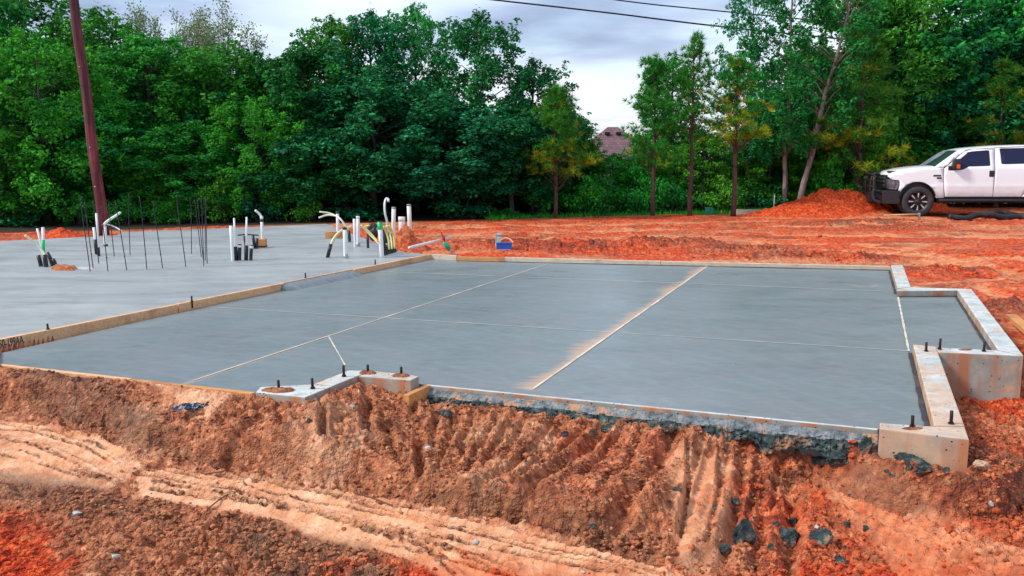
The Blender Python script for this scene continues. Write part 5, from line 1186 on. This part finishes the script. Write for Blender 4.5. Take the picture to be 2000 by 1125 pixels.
def pine(seed, H, R, zb, nw, bark='pine', yellow=0.0, base_r=.078, rust=0.0, dens=1.0, lean=(0, 0)):
    r = np.random.RandomState(seed); e = empty('pine_tree', (0, 0, 0)); tg = []; tips = []
    for i in range(nw):
        t = i/(nw-1); z = zb+(H*.97-zb)*t; w = R*(1-t)**.75*(.75+.35*r.rand())+.12
        for k in range(r.randint(3, 6)):
            a = r.rand()*2*PI; q = np.array([w*math.cos(a)+lean[0]*z/H, w*math.sin(a)+lean[1]*z/H, z+w*(.15+.25*r.rand())]); tg.append(tuple(q)); b0 = np.array([lean[0]*z/H, lean[1]*z/H, z])
            for f in np.arange(.40, 1.02, .17/max(.5, w)): tips.append((b0+(q-b0)*f+r.randn(3)*.07, (q-b0)/np.linalg.norm(q-b0), t))
            for s in range(int(3*dens)): f = .45+.55*r.rand(); tips.append((b0+(q-b0)*f+r.randn(3)*np.array([.17, .17, .07]), (q-b0)/np.linalg.norm(q-b0), t))
    tips.append((np.array([lean[0], lean[1], H]), np.array([0, 0, 1.]), 1))
    V, Fc, mi = [], [], []; nn = 26
    for c, d, t in tips:
        ty = yellow*(2.0 if t < .22 else .9 if t < .38 else .22); m = 1 if r.rand() < ty else (2 if r.rand() < rust else 0)
        u = unit(r, nn)*.85+d*.55+np.array([0, 0, .45]); u /= np.linalg.norm(u, axis=1)[:, None]; L = (.12+.14*r.rand(nn))[:, None]
        s = np.cross(u, unit(r, nn)); s /= np.linalg.norm(s, axis=1)[:, None]; w = .0095
        A = c+u*.01-s*w; B = c+u*.01+s*w; D = c+u*L; b0 = 3*nn*len(V); V.append(np.stack([A, B, D], 1).reshape(-1, 3)); Fc.append(np.arange(nn*3).reshape(-1, 3)+b0); mi += [m]*nn
    me = np_mesh('crown', np.concatenate(V), np.concatenate(Fc), False, mi)
    link('crown', me, [LEAF['pine'], LEAF['yellow'], LEAF['rust']], e); limb_tree(H, r, tg, base_r, BARK[bark], e, lean, top=.98, wob=.06, thin=True); return e
def twiggy(seed, H, R):
    r = np.random.RandomState(seed); e = empty('bare_tree', (0, 0, 0)); bm = bmesh.new(); P = []
    T = [Vector((.06*math.sin(i*1.7), 0, H*.6*i/5)) for i in range(6)]; T[0].z = -.3; add_tube(bm, T, [.10-.012*i for i in range(6)], 7)
    for k in range(26):
        a = r.rand()*2*PI; b0 = T[r.randint(2, 6)]; w = R*(.3+.7*r.rand()); t = Vector((w*math.cos(a), w*math.sin(a), H*(.75+.25*r.rand()))); m = b0.lerp(t, .5)+Vector((0, 0, -.15)); add_tube(bm, [b0, m, t], [.028, .016, .006], 4)
        for j in range(9):
            f = .45+.55*r.rand(); q = m.lerp(t, max(0, f*2-1)) if f > .5 else b0.lerp(m, f*2); v = Vector((r.randn()*.16, r.randn()*.16, .28+.25*r.rand())); add_tube(bm, [q, q+v*.6, q+v*.8+Vector((r.randn()*.04, 0, .14))], [.008, .006, .003], 3); P.append(q+v*.8); P.append(q+v*.5)
    bm_obj('trunk', bm, BARK['pale'], e, True); P = np.array([p[:] for p in P]); P = np.repeat(P, 16, 0)+r.randn(len(P)*16, 3)*.11; V, Fc = leaves(P, unit(r, len(P)), .036*(.6+.8*r.rand(len(P))), r); link('crown', np_mesh('crown', V, Fc), LEAF['pale'], e); return e
def bush(seed, H, R, mat, per=520, leaf=.05):
    r = np.random.RandomState(seed); e = empty('bush', (0, 0, 0)); bl = []
    for i in range(16):
        a = r.rand()*2*PI; w = R*r.rand()**.6; br = .25+.22*r.rand(); z = br*.4+(H-br)*r.rand()*(1-.5*w/R); bl.append(((w*math.cos(a), w*math.sin(a), z), (br, br, br*.85)))
    P, Nn = crown_pts(bl, per, r, .65); V, Fc = leaves(P, Nn, leaf*(.6+.8*r.rand(len(P))), r); link('foliage', np_mesh('foliage', V, Fc), LEAF[mat], e)
    bm = bmesh.new()
    for b_ in bl[:7]: add_tube(bm, [(0, 0, -.1), (b_[0][0]*.4, b_[0][1]*.4, b_[0][2]*.6), b_[0]], [.02, .012, .005], 4)
    bm_obj('stem', bm, BARK['grey'], e, True); return e

PROTO = {}
PROTO['g1'] = (lambda: broad(1, 6.4, 2.0, .5, 56, 950, .058, 'green'), 6.4, 2.4)
PROTO['g2'] = (lambda: broad(2, 6.6, 1.9, .4, 58, 950, .060, 'green', blobr=(.4, .75)), 6.6, 2.3)
PROTO['g3'] = (lambda: broad(3, 5.6, 2.1, .4, 50, 950, .056, 'bright', blobr=(.4, .7)), 5.6, 2.5)
PROTO['t1'] = (lambda: broad(4, 6.2, 2.1, 1.25, 52, 950, .068, 'teal', blobr=(.45, .85)), 6.2, 2.5)
PROTO['t2'] = (lambda: broad(5, 7.0, 1.9, 2.0, 60, 900, .056, 'teal', blobr=(.34, .62), base_r=.14), 7.0, 2.3)
PROTO['a1'] = (lambda: broad(6, 7.0, 1.6, 2.0, 60, 950, .052, 'green', blobr=(.28, .56), base_r=.13), 7.0, 1.9)
PROTO['p1'] = (lambda: broad(7, 9.0, 1.5, 1.8, 100, 680, .052, 'poplar', 'pale', blobr=(.24, .48), base_r=.10, peaked=.4), 9.0, 1.8)
PROTO['p2'] = (lambda: broad(8, 9.0, 1.4, 2.2, 90, 700, .052, 'poplar', 'pale', blobr=(.24, .46), base_r=.10, peaked=.4, lean=(1.5, 0)), 9.0, 1.8)
PROTO['pn1'] = (lambda: pine(11, 4.6, 1.25, 1.5, 14, yellow=.30, dens=3.0), 4.6, 1.3)
PROTO['pn2'] = (lambda: pine(12, 5.2, .95, 1.7, 16, yellow=.05, dens=2.4), 5.2, 1.0)
PROTO['pn5'] = (lambda: pine(17, 5.6, .8, 2.9, 11, yellow=.03, dens=1.5, base_r=.085), 5.6, .95)
PROTO['pn3'] = (lambda: pine(13, 5.2, .9, 2.4, 14, yellow=.34, rust=.10, dens=2.2), 5.2, .95)
PROTO['pn4'] = (lambda: pine(14, 5.6, 1.5, 1.2, 14, yellow=.35, dens=3.0), 5.6, 1.6)
PROTO['tw'] = (lambda: twiggy(21, 7.0, 1.5), 7.0, 1.6)
PROTO['b1'] = (lambda: bush(31, 1.5, .9, 'bright'), 1.5, 1.1)
PROTO['b2'] = (lambda: bush(32, 1.8, 1.0, 'green'), 1.8, 1.2)
PROTO['b3'] = (lambda: bush(33, 1.7, 1.0, 'teal', leaf=.065), 1.7, 1.2)
made = {}
def plant(kind, px, Y, top, wpx, label, group=None, z0=-.35, rz=None, cat=None):
    f, H, R = PROTO[kind]; c = atY(px, 400, Y); t = atY(px, top, Y)
    if kind not in made: o = f(); made[kind] = o
    else: o = copy_tree(made[kind])
    if Y > 36: z0 = z0-2.8*min(1, (Y-36)/14)
    sz = (t.z-z0)/H; sx = wpx/2*Y/F/R
    o.location = (c.x, Y, z0); o.scale = (sx, sx, sz); o.rotation_euler = (0, 0, rnd.uniform(0, 6.28) if rz is None else rz)
    tag(o, label, cat or ('bush' if kind[0] == 'b' else 'tree'), group); return o
GF = 'trees along the edge of the wood'
FRONT = [
 ('g1', -60, 23.5, -70, 330, 'green tree at the left edge of the view'), ('a1', 60, 27, -60, 300, 'tall dark tree top in the upper left corner'), ('g3', 95, 22.2, 70, 330, 'bright green tree left of the utility pole'), 
 ('a1', 215, 26.5, 20, 280, 'tall leafy tree right behind the top of the utility pole'), ('g2', 300, 25, 70, 300, 'mid green tree just right of the utility pole'), ('g1', 440, 25.5, 90, 330, 'broad green tree below the bare topped one'),
 ('tw', 345, 28, 22, 170, 'bare twiggy tree top at the left of the pair'), ('tw', 452, 28, 18, 210, 'bare twiggy tree top at the right of the pair'),
 ('g3', 500, 23.4, 195, 230, 'bright green young tree right of the rebar rods'), ('t1', 600, 25.5, 100, 300, 'dark teal tree at the left of the tall middle group'), ('a1', 655, 27, 40, 230, 'pale topped tree beside the dark teal one'),
 ('t1', 730, 24.5, 150, 340, 'dense near black tree in the middle of the wood edge'), ('t2', 730, 27, 25, 250, 'tall tree with peaks behind the near black one'), ('a1', 815, 27.5, 12, 170, 'narrow tall tree with light showing under its crown'),
 ('t2', 935, 26, 28, 250, 'tall dark tree with forked trunk against the sky'), ('t1', 880, 24.6, 205, 330, 'low dark tree under the fork trunked one'), ('t2', 1040, 26.5, 118, 210, 'dark pointed tree behind the yellow skirted pine'), ('t1', 1000, 25, 210, 240, 'dark teal tree left of the yellow skirted pine'),
 ('g1', 1112, 27, 228, 140, 'small round green tree right of the yellow skirted pine'), ('g3', 1195, 27.5, 302, 190, 'bright green thicket tree below the house roof'),
 ('a1', 1308, 29, 108, 150, 'airy tree behind the first slim pine'), ('p1', 1457, 28, -60, 150, 'tall poplar with open leaves against the sky'), ('p1', 1530, 27.2, -150, 190, 'tall poplar with pale straight trunk'), ('p2', 1556, 26.6, -130, 230, 'tall poplar with leaning forked trunk'),
 ('g1', 1700, 31, -40, 330, 'big green tree behind the red clay pile'), ('g3', 1640, 28, 190, 220, 'bright leafy tree over the red clay pile'), ('g2', 1830, 32, -90, 360, 'tall green tree behind the hood of the truck'), ('t1', 1900, 31, 60, 330, 'dark teal tree above the truck cab'), ('g1', 1990, 33, -60, 330, 'green tree in the upper right corner'), ('g2', 2090, 30, 0, 300, 'green tree beyond the right edge'),
 ('t1', 1760, 33, 60, 300, 'deep green tree filling the gap behind the truck mirror'), ('g2', 190, 23.2, 200, 260, 'green tree low behind the utility pole'), ('g1', 10, 21.6, 240, 220, 'mid green young tree at the far left'), ('g2', 370, 23.4, 240, 240, 'leafy young tree over the right bundle of rods'), ('g3', 300, 23, 300, 160, 'light green sapling behind the rebar row'), ('g1', 1330, 30.5, 240, 200, 'green tree between the slim pines'), ('g3', 1455, 30, 250, 200, 'bright green tree between poplar trunks'), ('g3', 1255, 27.6, 300, 150, 'bright green thicket between the house roof and the slim pines'), ('g3', 1375, 28, 268, 190, 'bright green thicket behind the tallest slim pine'), ('g3', 1500, 28.5, 262, 190, 'bright thicket behind the pale poplar trunks'), ('g1', 1560, 31, 90, 240, 'shadowy green tree behind the leaning trunk'), ('t1', 610, 23.6, 260, 240, 'low dark teal tree behind the black conduits'), ('g1', 1085, 28, 205, 180, 'green tree right behind the yellow skirted pine')]
PROTO_RZ = {'p2': .0}
for k, px, Y, top, w, l in FRONT: plant(k, px, Y, top, w, l, GF, rz=PROTO_RZ.get(k))
GP_ = 'young pines at the wood edge'
for k, px, Y, top, w, l in (('pn1', 1085, 23.6, 172, 150, 'pine with yellow lower branches standing alone before the wood'), ('pn2', 1275, 24.6, 112, 118, 'first slim dark pine right of the house roof'), ('pn5', 1348, 24.8, 70, 105, 'tallest slim pine with spiky top'), ('pn3', 1432, 24.8, 112, 130, 'yellow and rust coloured slim pine'), ('pn4', 1672, 26.8, 60, 240, 'dark pine with yellow tips behind the clay pile'), ('pn4', 1945, 28.5, 120, 190, 'yellow pine above the truck cab'), ('pn4', 2030, 28, 105, 170, 'yellow pine cut by the right edge of the view')):
    plant(k, px, Y, top, w, l, GP_, z0=-.33)
GB = 'bushes at the foot of the wood'
for i, (k, px, Y, top, w, l) in enumerate((('b1', 580, 22.6, 372, 90, 'bright bush behind the far edge of the slab'), ('b1', 345, 21.8, 385, 100, 'bright bush behind the rebar rods'), ('b2', 240, 21.4, 378, 110, 'green bush just right of the pole foot'), ('b1', 440, 22.4, 330, 110, 'bright bush left of the second pipe bundle'), ('b2', 150, 21.2, 360, 120, 'leafy bush left of the pole foot'), ('b3', 505, 22.8, 330, 130, 'dark bush behind the second pipe bundle'), ('b3', 25, 21, 385, 110, 'dark bush at the far left edge'), ('b3', 690, 23.4, 370, 150, 'dark bush behind the arching tubes'), ('b3', 905, 24, 350, 160, 'dark bush right of the tall white pipes'), ('b2', 992, 24.2, 400, 70, 'low yellow green bush left of the lone pine'), ('b1', 965, 24.2, 405, 36, 'tiny light bush near the lone pine'), ('b2', 1060, 25.2, 350, 110, 'green bush hiding behind the lone pine trunk'), ('b1', 1135, 25.6, 330, 130, 'light green bush right of the lone pine'), ('b2', 1180, 25.4, 320, 130, 'green bush below the house roof'), ('b1', 1235, 26, 310, 120, 'light green bush left of the first slim pine'), ('b2', 1310, 26.4, 340, 110, 'green bush between the first two slim pines'), ('b1', 1395, 26.8, 330, 120, 'light bush behind the green utility box'), ('b2', 1460, 27, 330, 120, 'green bush between yellow pine and poplars'), ('b3', 1500, 27.4, 350, 130, 'dark bush around the poplar trunks'), ('b3', 1600, 28.5, 340, 150, 'dark bush behind the leaning trunk'), ('b3', 1710, 29.5, 330, 150, 'dark bush behind the clay piles'), ('b3', 1800, 30, 300, 170, 'dark bush behind the truck hood'), ('b2', 1900, 30, 280, 170, 'green bush behind the truck windshield'), ('b3', 2000, 30, 270, 170, 'dark bush behind the rear door of the truck'), ('b1', 1630, 26.2, 290, 110, 'bright bush hanging over the clay pile'), ('b2', 90, 22, 330, 120, 'mid green bush under the bright left tree'), ('b2', 600, 23.2, 310, 120, 'mid green bush under the low teal tree'))):
    plant(k, px, Y, top, w, l, GB, z0=-.36)
# second and third row, deep in the wood
GW = 'trees deep in the wood'; r = random.Random(3)
USED = {}
def skyline(px):          # top of the deeper rows, below the gaps of open sky
    return float(np.interp(px, [-300, 0, 300, 420, 520, 560, 620, 700, 900, 1010, 1080, 1120, 1180, 1240, 1330, 1420, 1500, 1560, 2000, 2300], [60, 60, 110, 130, 170, 175, 170, 190, 250, 230, 255, 290, 345, 345, 325, 320, 300, 170, 60, 60]))
for row, (Y, step) in enumerate(((29.5, 92), (33.5, 100))):
    px = -330+40*row
    while px < 2400:
        if not (1140 < px < 1420):
            nm = min(FRONT, key=lambda q: abs(q[1]-px)+USED.get((row, q[5]), 0)*1000); USED[(row, nm[5])] = 1
            plant(r.choice(['t1', 'g1', 't1', 'g2']), px+r.uniform(-20, 20), Y+r.uniform(-.8, .8)+(2.5 if px > 1560 else 0), skyline(px)+r.uniform(0, 35), r.uniform(250, 310), ('dark tree just behind the ', 'dark tree deeper in the wood, beyond the ')[row]+' '.join(nm[5].split(' in the upper')[0].split()[:8]), GW)
        px += step
# undergrowth: the dark mass under the trees
def undergrowth():
    r = np.random.RandomState(8); n = 70000
    px = r.uniform(-400, 2450, n); a = (px-1000)/F; y0 = np.interp(a, tlx, [p[1] for p in TREELINE])+np.interp(px, [500, 620, 950, 1060], [2.0, 5.5, 5.5, 2.0])
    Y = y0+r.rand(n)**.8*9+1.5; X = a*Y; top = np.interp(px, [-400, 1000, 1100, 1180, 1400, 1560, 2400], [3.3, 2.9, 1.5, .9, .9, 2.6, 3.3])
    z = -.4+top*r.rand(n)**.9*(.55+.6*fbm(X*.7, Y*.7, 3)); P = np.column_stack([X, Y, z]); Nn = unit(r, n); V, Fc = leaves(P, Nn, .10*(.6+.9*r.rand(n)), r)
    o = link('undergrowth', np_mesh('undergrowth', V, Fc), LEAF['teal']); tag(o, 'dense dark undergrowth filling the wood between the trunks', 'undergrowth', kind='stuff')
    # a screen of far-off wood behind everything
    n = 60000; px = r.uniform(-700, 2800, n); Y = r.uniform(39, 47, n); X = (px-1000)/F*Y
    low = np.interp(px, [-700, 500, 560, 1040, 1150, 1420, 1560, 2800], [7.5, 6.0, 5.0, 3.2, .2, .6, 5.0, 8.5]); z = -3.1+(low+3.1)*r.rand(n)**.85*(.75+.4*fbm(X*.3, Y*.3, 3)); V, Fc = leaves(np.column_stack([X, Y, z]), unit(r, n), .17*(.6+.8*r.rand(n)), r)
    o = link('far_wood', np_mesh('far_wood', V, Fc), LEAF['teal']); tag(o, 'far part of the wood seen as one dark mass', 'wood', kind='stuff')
undergrowth()
# grass tufts at the wood edge
def grass():
    r = np.random.RandomState(6); n = 5000
    px = np.concatenate([r.normal(1490, 25, n//2), r.uniform(1340, 1560, n//4), r.uniform(950, 1340, n//4)]); base = np.interp(px, [950, 1100, 1250, 1400, 1500, 1560], [431, 426, 422, 419, 417, 415])+r.uniform(-4, 1, len(px))
    P = np.array([tuple(at(a, b_, -.33)) for a, b_ in zip(px, base)]); h = .06+.12*r.rand(len(P)); u = r.randn(len(P), 3)*.35; u[:, 2] = 1; w = np.cross(u, unit(r, len(P))); w /= np.linalg.norm(w, axis=1)[:, None]
    V = np.stack([P-w*.012, P+w*.012, P+u*h[:, None]], 1).reshape(-1, 3); Fc = np.arange(len(V)).reshape(-1, 3)
    o = link('grass', np_mesh('grass', V, Fc), LEAF['bright']); tag(o, 'short bright grass along the foot of the trees', 'grass', kind='stuff')
grass()
open('/tmp/tris.txt', 'w').write if 0 else print('tris', sum(len(m.loops)-2*len(m.polygons) for m in bpy.data.meshes))
